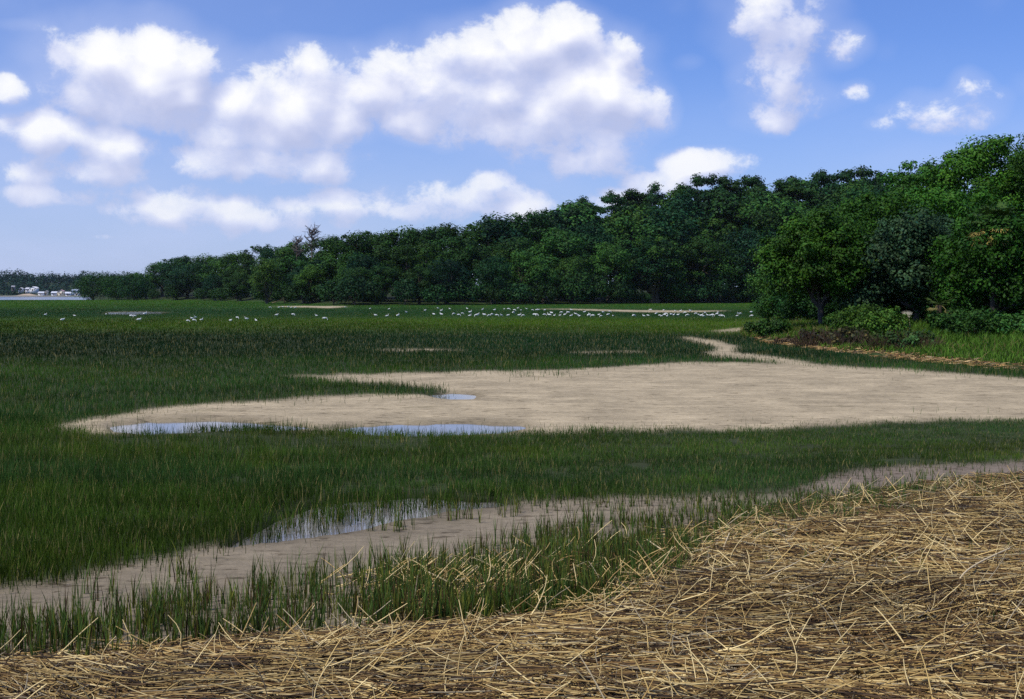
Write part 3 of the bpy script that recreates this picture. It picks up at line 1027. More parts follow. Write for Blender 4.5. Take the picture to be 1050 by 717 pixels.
# ------------------------------------------------------------------ trees
def leaf_cloud(ac, C, Rr, n, size, col, rr, outer=0.55, up=0.45, elong=1.5):
    """n leaf-shaped faces spread through the lobes with centres C and radii Rr (N,3)"""
    C, Rr = np.asarray(C, float), np.asarray(Rr, float)
    wgt = Rr[:, 0] * Rr[:, 2]
    li = rr.choice(len(C), n, p=wgt / wgt.sum())
    dr = rr.normal(0, 1, (n, 3))
    dr /= np.linalg.norm(dr, axis=1, keepdims=True)
    f_ = 1 - outer * rr.random(n) ** 1.6
    f_ *= 1 + 0.16 * rr.normal(0, 1, n)
    p = C[li] + dr * Rr[li] * f_[:, None]
    nr = dr * 0.9 + np.array([0, 0, up]) + rr.normal(0, .42, (n, 3))
    nr /= np.linalg.norm(nr, axis=1, keepdims=True)
    t_ = np.cross(nr, rr.normal(0, 1, (n, 3)))
    t_ /= np.linalg.norm(t_, axis=1, keepdims=True) + 1e-9
    b_ = np.cross(nr, t_)
    s = size * rr.uniform(0.6, 1.35, n)[:, None]
    v = np.stack([p - t_ * s * elong * .5, p + b_ * s * .45, p + t_ * s * elong * .5, p - b_ * s * .45], 1).reshape(-1, 3)
    lobe_k = rr.uniform(0.72, 1.3, len(C))[li]
    hue = rr.normal(0, 1, n)
    c = np.asarray(col)[None] * (lobe_k * rr.uniform(.7, 1.3, n))[:, None]
    c = c * np.stack([1 + .16 * hue, 1 + .03 * hue, 1 - .1 * hue], -1)
    ac.add(v, np.repeat(np.clip(c, .004, 1), 4, axis=0), quads=np.arange(n * 4).reshape(-1, 4))


def bent(a, b_, rr, k=5, wob=.06):
    a, b_ = np.asarray(a, float), np.asarray(b_, float)
    t_ = np.linspace(0, 1, k)[:, None]
    L = np.linalg.norm(b_ - a)
    p = a + (b_ - a) * t_ + np.sin(t_ * math.pi) * np.array([0, 0, -.06 * L]) * (1 if b_[2] > a[2] + .2 else -1)
    p[1:-1] += rr.normal(0, wob * L, (k - 2, 3)) * .5
    return p


def broadleaf(seed, H, W, leaf, n, col, base=0.16, lobes=34, flat=.62, bark=(.10, .085, .07), lean=(0, 0), open_=0.0, trunks=1):
    """an oak-like tree: trunk and limbs mesh, crown mesh"""
    rr = np.random.default_rng(seed)
    Rx, Rz = W / 2, H * (1 - base) / 2
    cz = H * base + Rz
    C, Rr = [], []
    for k in range(lobes):
        ph = k * 2.39996 + rr.uniform(-.4, .4)
        u = 1 - 1.75 * (k + .5) / lobes           # from top to below the middle
        s = math.sqrt(max(0, 1 - u * u))
        f_ = rr.uniform(.62, .86)
        if u < -.3:
            f_ *= .92
        C.append((math.cos(ph) * s * Rx * f_ + lean[0] * (cz / H), math.sin(ph) * s * Rx * f_ + lean[1] * (cz / H), cz + u * Rz * f_ + rr.normal(0, .04) * Rz))
        r_ = Rx * rr.uniform(.22, .40) * (1 - .25 * open_)
        Rr.append((r_, r_, r_ * flat * rr.uniform(.8, 1.15)))
    for k in range(lobes // 4):
        d_ = rr.normal(0, .35, 3)
        C.append((d_[0] * Rx, d_[1] * Rx, cz + d_[2] * Rz))
        Rr.append((Rx * .36, Rx * .36, Rx * .3))
    C, Rr = np.array(C), np.array(Rr)
    tr, cr = Acc(), Acc()
    leaf_cloud(cr, C, Rr, n, leaf, col, rr, .55 + .2 * open_)
    # stray sprigs that break the outline
    nd_ = rr.normal(0, 1, (lobes, 3))
    nd_[:, 2] = np.abs(nd_[:, 2])
    nd_ /= np.linalg.norm(nd_, axis=1, keepdims=True)
    sp = C[:lobes] + nd_ * Rr[:lobes] * 1.08
    leaf_cloud(cr, sp, Rr[:lobes] * .32, max(40, n // 9), leaf, col, rr, .9)
    for q in range(trunks):
        r0 = H * .030 * rr.uniform(.85, 1.2)
        off = np.array([rr.normal(0, .1), rr.normal(0, .1), 0]) * (H * .12 if trunks > 1 else 0.0)
        fork = np.array([lean[0] * .35, lean[1] * .35, H * max(base, .1) * 1.15]) + off * 3
        tp = bent(off + np.array([0, 0, -.25]), fork, rr, 5, .03)
        tr.tube(tp, np.linspace(r0 * 1.35, r0 * .9, 5), bark, 8)
        for k in rr.choice(len(C), 8, replace=False):
            e = fork + (C[k] - fork) * .9
            tr.tube(bent(fork, e, rr, 6), np.linspace(r0 * .62, r0 * .10, 6), bark, 6)
            for _ in range(2):
                m_ = fork + (e - fork) * rr.uniform(.45, .75)
                tr.tube(bent(m_, C[rr.integers(len(C))] * .4 + e * .6, rr, 4), np.linspace(r0 * .25, r0 * .05, 4), bark, 5)
    return tr.mesh('tree_trunk', True), cr.mesh('tree_crown')


def pine(seed, H, W, leaf, n, col, bark=(.12, .085, .065)):
    """tall bare trunk, clumped needles in the upper half with gaps between"""
    rr = np.random.default_rng(seed)
    tr, cr = Acc(), Acc()
    top = np.array([rr.normal(0, .25), rr.normal(0, .25), H * .97])
    tp = bent((0, 0, -.3), top, rr, 7, .008)
    r0 = H * .012
    tr.tube(tp, np.linspace(r0 * 1.3, r0 * .25, 7), bark, 7)
    C, Rr = [], []
    for k in range(32):
        zf = rr.uniform(.45, .97)
        ph = k * 2.4 + rr.uniform(-.5, .5)
        reach = W / 2 * (1.05 - .50 * max(0, (zf - .62) / .38)) * rr.uniform(.30, 1)
        st = np.array([np.interp(zf * H, tp[:, 2], tp[:, 0]), np.interp(zf * H, tp[:, 2], tp[:, 1]), zf * H - reach * .3])
        e = np.array([math.cos(ph) * reach, math.sin(ph) * reach, zf * H])
        tr.tube(bent(st, e, rr, 4), np.linspace(r0 * .35, r0 * .08, 4), bark, 5)
        r_ = W * rr.uniform(.11, .21)
        C.append(e)
        Rr.append((r_, r_, r_ * .5))
    C.append(top)
    Rr.append((W * .16, W * .16, W * .15))
    leaf_cloud(cr, C, Rr, n, leaf, col, rr, .8, .35, 1.9)
    return tr.mesh('tree_trunk', True), cr.mesh('tree_crown')


def plant_tree(name, label, cat, loc, meshes, scale=(1, 1, 1), rot=0.0, group=None, parts=('trunk', 'crown'), mats=None):
    r = empty(name, loc)
    r.rotation_euler = (0, 0, rot)
    r.scale = scale
    tag(r, label, cat, group)
    for pn, me, mt in zip(parts, meshes, mats or (MAT_BARK, MAT_LEAF)):
        link(pn, me, mt, r)
    return r


def at_bearing(px, d):
    """ground point at photo column px and distance d along the view"""
    x = (px - CX) / F_PX * d
    return x, d, float(land_z(np.array([x]), np.array([d]))[0])


def height_to(top_py, d, z0):
    return CAM_H + (HOR - top_py) / F_PX * d - z0


# -- the long wooded shore across the marsh
DARK, MIDG, PALE, PINEC = (.024, .068, .012), (.034, .090, .014), (.050, .115, .022), (.018, .054, .013)
FAR_B = [broadleaf(100 + k, 20, 15, .38, 9500, c, base=.03, lobes=15 + 3 * k, flat=.78) for k, c in enumerate([DARK, MIDG, DARK, MIDG, (.010, .042, .016)])]
FAR_P = [pine(200 + k, 26, 9.5, .30, 7000, PINEC) for k in range(4)]
FAR_PALE = broadleaf(150, 18, 14, .36, 8000, PALE, base=.02, lobes=32)
FAR_BUSH = broadleaf(160, 12, 17, .36, 8000, (.018, .060, .016), base=-.04, lobes=34, flat=.9)
TOP_PX = [60, 85, 110, 130, 150, 170, 190, 220, 250, 270, 290, 320, 350, 380, 420, 460, 500, 540, 570, 600, 620, 640, 660, 680, 700, 727, 750, 770, 800, 820, 850, 885, 905, 930, 1000]
TOP_PY = [286, 284, 283, 282, 273, 263, 260, 259, 254, 248, 249, 245, 240, 236, 231, 229, 223, 217, 213, 203, 202, 200, 193, 190, 187, 184, 186, 184, 179, 181, 179, 176, 180, 184, 180]
rr = np.random.default_rng(5)
GF = 'trees of the long forest edge across the marsh'


def forest_row(px0, px1, step, depth, frac, kinds, label, group, sd, jit=.5):
    r_ = np.random.default_rng(sd)
    px = px0
    while px < px1:
        q = px + r_.uniform(-jit, jit) * step
        d = float(np.interp(q, FOR_PX, FOR_D)) + depth + r_.uniform(-3, 3)
        x, y, z = at_bearing(q, d)
        top = np.interp(q, TOP_PX, TOP_PY)
        base_py = HOR + (CAM_H - z) / d * F_PX
        top = base_py + (top - base_py) * frac * r_.uniform(.80 if depth < 20 else .965, 1.035)
        H = max(3.0, height_to(top, d, z))
        k = r_.choice(kinds)
        if k == 'pine':
            me, h0, w0 = FAR_P[r_.integers(len(FAR_P))], 26.0, 8.5
            ws = H / h0 * r_.uniform(.85, 1.25)
            nm = 'pine_tree'
        else:
            me, h0, w0 = FAR_B[r_.integers(len(FAR_B))], 20.0, 15.0
            ws = max(H / h0 * r_.uniform(.9, 1.2), .40) * (1.25 if q < 330 else 1.1)
            nm = 'broadleaf_tree'
        plant_tree(nm, label, 'tree', (x, y, z), me, (ws, ws, H / h0), r_.uniform(0, 6.28), group)
        px += step * r_.uniform(.8, 1.2)


forest_row(150, 900, 30, 5, .62, ['broad'], 'dark broadleaf tree in the front row of the forest edge, crown reaching the marsh', 'front row of the forest edge', 1)
forest_row(138, 900, 27, 19, .84, ['broad'], 'dark broadleaf tree in the middle of the forest, its crown over the front row', 'middle row of the forest', 2)
forest_row(128, 600, 17, 34, 1.0, ['broad', 'broad', 'broad'], 'broadleaf tree on the forest skyline, left of the pines', 'broadleaf trees along the forest skyline', 3)
forest_row(585, 940, 15, 38, 1.0, ['pine', 'pine', 'pine', 'broad'], 'tall pine or broadleaf tree with clumped crown on the high forest skyline', 'tall trees along the high forest skyline', 4)
forest_row(590, 930, 19, 28, .92, ['pine', 'pine', 'broad'], 'tall tree standing just below the high forest skyline', 'tall trees just below the high forest skyline', 6)
# low shore thicket at their feet
SHRUB = broadleaf(170, 4.0, 6.5, .24, 2600, (.018, .056, .014), base=.0, lobes=22, flat=.75)
px = 120.0
while px < 800:
    d = float(np.interp(px, FOR_PX, FOR_D)) + 1.0
    x, y, z = at_bearing(px, d)
    s = rr.uniform(.7, 1.5)
    plant_tree('shore_shrub', 'low leafy shrub on the marsh edge at the foot of the forest', 'shrub', (x, y, z), SHRUB, (s, s, s * rr.uniform(.7, 1.3)), rr.uniform(0, 6.3), 'shrubs at the foot of the forest')
    px += rr.uniform(16, 34)
# trees one can tell apart
for (px, d, top, ws, me, lab) in [
    (96, 452, 280.5, .80, FAR_BUSH, 'small round tree at the far left end of the forest, beside the river'),
    (120, 448, 283.5, .62, FAR_BUSH, 'small tree next to the leftmost one at the forest tip'),
    (138, 430, 280.0, .70, FAR_BUSH, 'low tree stepping up from forest tip to the taller wood'),
    (274, 286, 262.0, .62, FAR_PALE, 'lighter green spreading tree at the forest edge below the bare dead tree'),
    (690, 300, 262.0, .55, FAR_PALE, 'lighter green tree in the front of the forest left of the near oaks'),
]:
    x, y, z = at_bearing(px, d)
    plant_tree('broadleaf_tree', lab, 'tree', (x, y, z), me, (ws, ws, height_to(top, d, z) / (12.0 if me is FAR_BUSH else 18.5)), .7 * px)


def bare_tree(seed, H, n=60):
    r_ = np.random.default_rng(seed)
    tr, tw = Acc(), Acc()
    c = (.16, .13, .12)
    tp = bent((0, 0, -.3), (r_.normal(0, .3), 0, H * .93), r_, 6, .015)
    tr.tube(tp, np.linspace(.28, .08, 6), c, 6)
    for k in range(n):
        zf = r_.uniform(.72, .98)
        st = np.array([0, 0, zf * H * .94])
        ph = r_.uniform(0, 6.28)
        L = H * r_.uniform(.05, .12)
        e = st + np.array([math.cos(ph) * L, math.sin(ph) * L, L * r_.uniform(.2, 1.0)])
        tw.tube(bent(st, e, r_, 4), np.linspace(.10, .04, 4), c, 4)
        for _ in range(3):
            m_ = st + (e - st) * r_.uniform(.4, .9)
            tw.tube(bent(m_, m_ + r_.normal(0, .04 * H, 3), r_, 3), np.linspace(.05, .03, 3), c, 3)
    return tr.mesh('tree_trunk', True), tw.mesh('bare_branches')


for (px, top, lab) in [(321, 231, 'bare dead tree with fine grey branches rising above the forest skyline'), (306, 241, 'smaller bare treetop just left of the bare dead tree')]:
    d = float(np.interp(px, FOR_PX, FOR_D)) + 24
    x, y, z = at_bearing(px, d)
    plant_tree('dead_tree', lab, 'dead tree', (x, y, z), bare_tree(int(px), height_to(top, d, z), 60 if px > 310 else 40), parts=('trunk', 'branches'), mats=(MAT_BARK, MAT_BARK))
# driftwood on the shore below
x, y, z = at_bearing(286, 296)
ac = Acc()
ac.tube([(-1.6, 0, .1), (-.6, .1, .35), (.4, 0, .7), (1.3, .1, 1.3)], [.12, .11, .09, .05], (.24, .16, .10), 6)
ac.tube([(.2, 0, .55), (.9, .2, .6), (1.6, .1, .5)], [.07, .06, .03], (.24, .16, .10), 5)
tag(link('driftwood', ac.mesh('driftwood', True), MAT_BARK, None, (x, y, z)), 'brown fallen branch lying on the shore at the forest edge', 'driftwood')

# -- the near grove on the bank at the right
NEAR = [
    # px, d, top, width px, leaf, n, colour, base, lean, label, trunks
    (843, 63, 214, 124, 0.108, 46500, (.042, .122, .012), .15, (-.3, -.3), 'rounded front oak whose low skirt of leaves overhangs the marsh', 1),
    (936, 62, 214, 135, 0.108, 37200, (.030, .064, .024), .07, (.5, 0), 'greyish oak behind the brown bushes, right of the front oak', 2),
    (1022, 58, 218, 150, 0.108, 46500, (.024, .086, .009), .05, (.2, -.2), 'dark oak with low hanging boughs at the right end of the bank', 1),
    (905, 74, 190, 130, 0.122, 37200, (.030, .098, .010), .05, (0, 0), 'tall oak between and behind the front oak and the greyish one', 1),
    (812, 84, 240, 80, 0.094, 31000, (.030, .085, .016), .06, (0, 0), 'bushy tree behind the front oak on its marsh side', 1),
    (850, 80, 207, 96, 0.122, 31000, (.036, .106, .012), .05, (0, 0), 'rounded tree rising right behind the front oak', 1),
    (948, 82, 160, 90, 0.137, 17050, (.036, .106, .012), .25, (-.5, 0), 'airy thin-topped tree on the near skyline, left of the tallest oak', 1),
    (1005, 80, 137, 130, 0.130, 40300, (.034, .104, .011), .06, (0, 0), 'tallest oak of the near grove at the top right', 1),
    (1085, 78, 126, 150, 0.130, 37200, (.032, .100, .011), .12, (0, 0), 'tall oak beyond the right edge of the bank', 1),
    (968, 72, 186, 130, 0.115, 37200, (.028, .096, .010), .05, (0, 0), 'dense oak filling the grove below the airy tree', 1),
    (880, 92, 196, 110, 0.137, 24800, (.018, .060, .016), .05, (0, 0), 'oak at the back of the grove where it meets the pine skyline', 1),
    (1105, 60, 205, 150, 0.122, 27900, (.018, .064, .012), .05, (0, 0), 'oak past the dark low-boughed one, outermost on the bank', 1),
    (1190, 72, 150, 190, .19, 18000, (.022, .072, .010), .06, (0, 0), 'spreading oak well past the right edge of the bank', 1),
    (1320, 76, 165, 190, .19, 16000, (.022, .072, .010), .06, (0, 0), 'farthest oak past the right edge of the bank', 1),
    (1040, 92, 165, 140, 0.144, 24800, (.020, .064, .012), .05, (0, 0), 'oak at the back of the grove behind the palm', 1),
]
for k, (px, d, top, wpx, leaf, n, col, base, lean, lab, trk) in enumerate(NEAR):
    x, y, z = at_bearing(px, d)
    H, W = height_to(top, d, z), wpx / F_PX * d
    plant_tree('oak_tree', lab, 'tree', (x, y, z), broadleaf(300 + k, H, W * 1.02, leaf, n, col, base, 40, .66, (.085, .075, .065), lean, .6 if k in (1, 6) else .35, trk), rot=0)


def palmetto(seed, H, n, size, live, dead, nd_=10):
    """short palm: fan fronds, the old ones hanging yellow and brown"""
    r_ = np.random.default_rng(seed)
    tr, fr, od = Acc(), Acc(), Acc()
    tr.tube(bent((0, 0, -.2), (0, 0, H), r_, 5, .01), np.linspace(.13, .12, 5), (.07, .055, .04), 8)
    for k in range(n + nd_):
        old = k >= n
        a = fr if not old else od
        col = np.array(dead if old else live) * r_.uniform(.7, 1.25)
        ph = k * 2.4 + r_.uniform(-.3, .3)
        el_ = r_.uniform(-.9, -.2) if old else r_.uniform(-.1, 1.2)
        dr = np.array([math.cos(ph) * math.cos(el_), math.sin(ph) * math.cos(el_), math.sin(el_)])
        st = np.array([0, 0, H])
        hub = st + dr * size * .75
        a.tube([st, (st + hub) / 2 + (0, 0, .05), hub], [.02, .016, .012], col * .8, 4)
        side = np.cross(dr, (0, 0, 1.0))
        side /= np.linalg.norm(side)
        upv = np.cross(side, dr)
        for j in np.linspace(-1.25, 1.25, 15):
            dd = dr * math.cos(j) + side * math.sin(j) + upv * .12
            L = size * .75 * (1 - .18 * abs(j)) * r_.uniform(.85, 1.1)
            e = hub + dd * L + np.array([0, 0, -.25 * L])
            m_ = hub + dd * L * .55
            wv = np.cross(dd, upv)
            wv = wv / np.linalg.norm(wv) * .035 * size
            a.add([hub, m_ - wv, e, m_ + wv], col, quads=[(0, 1, 2, 3)])
    return tr.mesh('palm_trunk', True), fr.mesh('palm_fronds'), od.mesh('palm_old_fronds')


x, y, z = at_bearing(1018, 56.4)
H = height_to(232, 56.4, z)
plant_tree('palmetto_tree', 'cabbage palm with yellow and brown drooping fronds among the oaks', 'palm', (x, y, z), palmetto(7, H, 13, .95, (.06, .10, .02), (.34, .24, .06), 14), parts=('trunk', 'crown', 'dead_fronds'), mats=(MAT_BARK, MAT_LEAF, MAT_LEAF))
x, y, z = at_bearing(963, 55)
plant_tree('palmetto_shrub', 'small yellow-green fan palm below the greyish oak', 'palm', (x, y, z), palmetto(8, height_to(313, 55, z), 9, .55, (.11, .16, .03), (.22, .19, .06), 4), parts=('trunk', 'crown', 'dead_fronds'), mats=(MAT_BARK, MAT_LEAF, MAT_LEAF))
x, y, z = at_bearing(932, 54)
ac = Acc()
r_ = np.random.default_rng(3)
ac.tube([(0, 0, .05), (.05, 0, .45), (.0, 0, .75)], [.018, .015, .012], (.5, .42, .26), 4)
for j in np.linspace(-.6, .6, 11):
    e = np.array([-.1 + .45 * math.sin(j), -.05 * j, .75 + .32 * math.cos(j)])
    mm = np.array([0, 0, .75]) * .45 + e * .55
    ac.add([(0, 0, .74), mm + (-.03, 0, 0), e, mm + (.03, 0, 0)], np.array((.62, .54, .36)) * r_.uniform(.8, 1.1), quads=[(0, 1, 2, 3)])
tag(link('dead_frond', ac.mesh('dead_frond'), MAT_REED, None, (x, y, z)), 'cream dead palm frond caught upright beside the greyish oak trunk', 'palm frond')

# bare grey limbs showing among the leaves of the grove are part of the oaks; bushes at their feet
BROWN = (.062, .046, .034)


def twig_bush(seed, W, H, n, col, leafn=0, leafcol=(.04, .08, .02), leaf=.10):
    r_ = np.random.default_rng(seed)
    tw, lf = Acc(), Acc()
    for k in range(n):
        ph, rad = r_.uniform(0, 6.28), W / 2 * math.sqrt(r_.random())
        st = np.array([math.cos(ph) * rad, math.sin(ph) * rad * .6, -.05])
        hh = H * (1 - .55 * (rad / (W / 2)) ** 2) * r_.uniform(.5, 1.1)
        e = st + np.array([r_.normal(0, .16) + .22 * math.cos(ph) * rad, r_.normal(0, .16), hh])
        tw.tube(bent(st, e, r_, 4, .08), np.linspace(.013, .005, 4), np.array(col) * r_.uniform(.6, 1.5), 3)
    C = [(r_.uniform(-.42, .42) * W, r_.uniform(-.25, .25) * W, H * r_.uniform(.2, .7)) for _ in range(12)]
    Rr = [(W * .16, W * .14, H * .25)] * 12
    leaf_cloud(lf, C, Rr, max(leafn, 60), leaf, leafcol, r_, .9)
    return tw.mesh('bush_twigs'), lf.mesh('bush_leaves')


for (px, d, W, H, n, lfn, lfc, lab) in [
    (840, 52, 1.9, .85, 380, 260, (.06, .05, .03), 'dark brown dead bush in front of the front oak trunk'),
    (872, 51, 1.6, .85, 300, 400, (.06, .06, .03), 'grey-brown dead bush right of the front oak trunk'),
    (806, 55, 1.1, .42, 130, 120, (.07, .05, .03), 'low heap of brown brush at the marsh end of the bank'),
    (922, 48, 2.6, .75, 420, 900, (.035, .075, .018), 'brown bush grown over with green, under the greyish oak'),
    (945, 47, 1.8, .55, 260, 500, (.04, .085, .02), 'low dark bush just right of the overgrown brown one'),
]:
    x, y, z = at_bearing(px, d)
    plant_tree('bush', lab, 'bush', (x, y, z), twig_bush(int(px), W, H, n, BROWN, lfn, lfc), parts=('twigs', 'leaves'), mats=(MAT_BARK, MAT_LEAF))
for k, (px, d, W, H, lab) in enumerate([
    (862, 60, 1.6, 1.0, 'bright green bush behind the front oak trunk'),
    (792, 62, 1.8, .9, 'green bush below the low skirt of the front oak'),
    (882, 56, 2.4, 1.5, 'pale green bush between the two oak trunks'),
    (905, 54, 2.2, 1.2, 'green bush left of the greyish oak trunk'),
    (1000, 51, 2.6, 1.3, 'broad green bush under the dark oak'),
    (1048, 50, 2.4, 1.2, 'green bush at the right end of the bank'),
    (972, 55, 2.0, 1.3, 'green bush beside the small fan palm'),
]):
    x, y, z = at_bearing(px, d)
    plant_tree('bush', lab, 'bush', (x, y, z), broadleaf(400 + k, H * .85, W * 1.1, .085, 4200, (.040, .100, .014), -.05, 16, .9, open_=.5), parts=('stems', 'leaves'))


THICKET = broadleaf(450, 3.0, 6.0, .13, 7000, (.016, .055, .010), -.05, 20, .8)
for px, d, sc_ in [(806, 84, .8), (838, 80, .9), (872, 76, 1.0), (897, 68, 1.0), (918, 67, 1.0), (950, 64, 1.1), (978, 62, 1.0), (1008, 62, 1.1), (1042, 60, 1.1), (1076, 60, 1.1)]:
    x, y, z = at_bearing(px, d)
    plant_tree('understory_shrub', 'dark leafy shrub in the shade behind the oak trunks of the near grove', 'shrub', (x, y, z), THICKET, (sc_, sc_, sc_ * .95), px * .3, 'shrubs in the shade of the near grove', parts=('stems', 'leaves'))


# low green growth and straw litter on the bank
def bank_cover():
    x = rng.uniform(6, 48, 140000)
    y = rng.uniform(30, 75, 140000)
    px, py = project(x, y, land_z(x, y))
    bd = bank_dist(x, y)
    lit_ = sstep(fbm(x / 2.2, y / 1.6, 95, 3), -.02, .12)
    keep = (px > 760) & (px < 1400) & (bd > 1.2 + 3.0 * (fbm(x / 3, y / 3, 96, 2) + .5) * np.interp(px, [760, 900, 1050], [1.5, 1, .6])) & (bd < 22)
    x, y, px, py, bd = x[keep], y[keep], px[keep], py[keep], bd[keep]
    n = len(x)
    c = np.array((.082, .165, .020)) * (1 + .8 * fbm(x / 1.5, y / 1.5, 97, 3))[:, None] * rng.uniform(.6, 1.4, (n, 1))
    dry = rng.random(n) < np.interp(px, [760, 830, 900], [.45, .3, .08])
    c[dry] = np.array((.20, .17, .06)) * rng.uniform(.6, 1.2, (dry.sum(), 1))
    h = rng.uniform(.12, .32, n) * (1 + sstep(bd, 4, 9) * .5)
    return blades(x, y, land_z(x, y) - .01, h, rng.uniform(.03, .06, n), rng.uniform(.2, .8, n), c, 2)


ob = grass_object('bank_grass', [bank_cover()], 'bright green low growth on the bank under the near oaks')


def bank_litter():
    x = rng.uniform(6, 40, 60000)
    y = rng.uniform(32, 70, 60000)
    px, py = project(x, y, land_z(x, y))
    bd = bank_dist(x, y)
    fade = fbm(x / 1.8, y / 1.2, 98, 3)
    wid = np.interp(px, [760, 830, 900, 950, 985, 1040], [6.0, 4.6, 3.8, 3.0, 2.8, 3.2])
    keep = (px > 775) & (px < 1400) & (bd > -.2) & (bd < wid) & (fade > -.10)
    x, y, bd = x[keep], y[keep], bd[keep]
    n = len(x)
    c = straw_colour(n) * np.array((.95, .86, .86))
    return stems(x, y, land_z(x, y) + rng.uniform(.01, .07, n), rng.uniform(.12, .4, n), rng.uniform(.006, .014, n), rng.normal(.1, .9, n), rng.normal(0, .15, n), rng.normal(0, .5, n), c, 1)


v, fs, c = bank_litter()
tag(link('reed_litter', np_mesh('reed_litter', v, fs, c), MAT_REED), 'strip of tan reed litter washed up along the foot of the bank', 'dead reeds', kind='stuff')


# ------------------------------------------------------------------ wading birds
def ellipsoid(ac, c, r, col, pitch=0.0, nu=8, nv=6):
    u = np.linspace(0, 2 * math.pi, nu, endpoint=False)
    w = np.linspace(-math.pi / 2, math.pi / 2, nv + 1)
    vv = np.array([(math.cos(b_) * math.cos(a) * r[0], math.cos(b_) * math.sin(a) * r[1], math.sin(b_) * r[2]) for b_ in w for a in u])
    cp, sp = math.cos(pitch), math.sin(pitch)
    vv = np.stack([vv[:, 0] * cp - vv[:, 2] * sp, vv[:, 1], vv[:, 0] * sp + vv[:, 2] * cp], -1) + np.asarray(c)
    q = [(i * nu + j, i * nu + (j + 1) % nu, (i + 1) * nu + (j + 1) % nu, (i + 1) * nu + j) for i in range(nv) for j in range(nu)]
    ac.add(vv, col, quads=q)


def bird_mesh(pose):
    ac = Acc()
    W_ = (.80, .79, .74)
    leg = .26
    ellipsoid(ac, (0, 0, leg + .13), (.21, .105, .115), W_, .18 if pose else .0)
    # tail
    ac.add([(-.16, -.05, leg + .13), (-.16, .05, leg + .13), (-.33, .03, leg + .07), (-.33, -.03, leg + .07), (-.18, 0, leg + .17)], W_, quads=[(0, 1, 2, 3)], tris=[(0, 4, 3), (1, 2, 4), (3, 4, 2)])
    if pose == 0:      # head down, probing
        pts = [(.14, 0, leg + .15), (.26, 0, leg + .14), (.32, 0, leg + .03), (.33, 0, leg - .06)]
        bill = [(.33, 0, leg - .07), (.36, 0, leg - .15), (.35, 0, leg - .22)]
    elif pose == 1:    # neck raised in an S
        pts = [(.14, 0, leg + .16), (.22, 0, leg + .22), (.19, 0, leg + .32), (.23, 0, leg + .39)]
        bill = [(.25, 0, leg + .40), (.32, 0, leg + .385), (.39, 0, leg + .36)]
    else:              # hunched
        pts = [(.12, 0, leg + .17), (.17, 0, leg + .22), (.18, 0, leg + .25), (.20, 0, leg + .27)]
        bill = [(.23, 0, leg + .27), (.29, 0, leg + .25), (.35, 0, leg + .22)]
    ac.tube(pts, [.06, .042, .032, .034], W_, 7)
    ellipsoid(ac, pts[-1], (.05, .036, .036), W_)
    ac.tube(bill, [.016, .012, .005], (.30, .18, .08), 5)
    for s in (-1, 1):
        ac.tube([(-.01, s * .04, leg + .06), (.02, s * .04, leg * .5), (-.01, s * .04, 0)], [.012, .009, .009], (.10, .08, .06), 5)
        for a in (-.5, 0, .5):
            ac.tube([(-.01, s * .04, .006), (.06 * math.cos(a) - .01, s * .04 + .06 * math.sin(a), .004)], [.007, .004], (.10, .08, .06), 4)
        # folded wing
        ellipsoid(ac, (-.05, s * .085, leg + .15), (.20, .025, .085), (.77, .765, .73), .12)
    return ac.mesh('wading_bird', True)


BIRDS = [bird_mesh(0), bird_mesh(1), bird_mesh(2)]
for me in BIRDS:
    me.materials.append(MAT_BIRD)


def crop_pts(ox, s, pts):
    return [(ox + a / s, 305 + b_ / s) for a, b_ in pts]


G_L = [(46.7, 323), (64.4, 329.3), (76.3, 324), (108.9, 322.4), (134.5, 324.9), (138.3, 324.5), (148.8, 322.7), (142.7, 329.5)]
G_M = [(192.6, 329.6), (196.9, 327.6), (200.4, 325.9), (199, 329), (206.7, 328.6), (236.6, 329.6), (243.3, 326.3), (252.9, 328.4), (262.4, 329.3), (283.9, 323.9), (300.4, 323.1), (324.4, 323.9), (332.9, 327.9)]
G_S = [(276.9, 315), (286, 315), (290, 314.4), (295.7, 314.1), (298.6, 315), (303, 315.3), (354, 314.4)]
G_C = [(379.6, 316.3), (399, 316.3), (385.1, 324), (396.9, 324.6), (408, 324.4), (416.6, 320.6), (436, 318.4), (448.9, 316.1), (452.6, 318.7), (461, 316.4), (478.9, 316.4), (444.6, 322.9), (452.4, 323.1), (465.4, 322.1), (470.3, 323.3), (474, 321.4)]
G_D = crop_pts(480, 7, [(15, 110), (12, 135), (60, 135), (70, 124), (115, 131), (150, 131), (172, 126), (205, 131), (238, 133), (288, 132), (105, 86), (190, 92), (260, 82), (290, 84), (332, 92), (326, 112), (358, 76), (380, 90), (420, 80), (462, 88), (490, 90), (506, 90), (550, 92), (368, 134), (396, 132), (475, 130), (488, 130), (548, 127), (582, 133), (597, 117), (620, 133), (660, 131), (670, 108), (694, 128), (712, 106), (720, 112), (741, 90), (740, 135), (772, 122), (790, 134), (800, 136), (836, 108), (866, 135), (872, 122), (895, 135), (940, 129), (955, 135), (968, 108), (1006, 128), (1016, 100), (1040, 134)])
G_R = crop_pts(630, 7, [(140, 137), (212, 136), (241, 132), (300, 120), (325, 131), (340, 136), (358, 129), (370, 122), (380, 136), (407, 128), (428, 127), (435, 94), (458, 130), (475, 96), (505, 110), (525, 130), (545, 98), (260, 90), (355, 92), (585, 115), (605, 128), (625, 138), (642, 138), (650, 113), (668, 128), (692, 133), (705, 130), (735, 122), (745, 108), (758, 132), (774, 138)])
G_E = crop_pts(630, 7, [(887, 118), (905, 116), (881, 135), (983, 108), (985, 138)])
rb = np.random.default_rng(9)
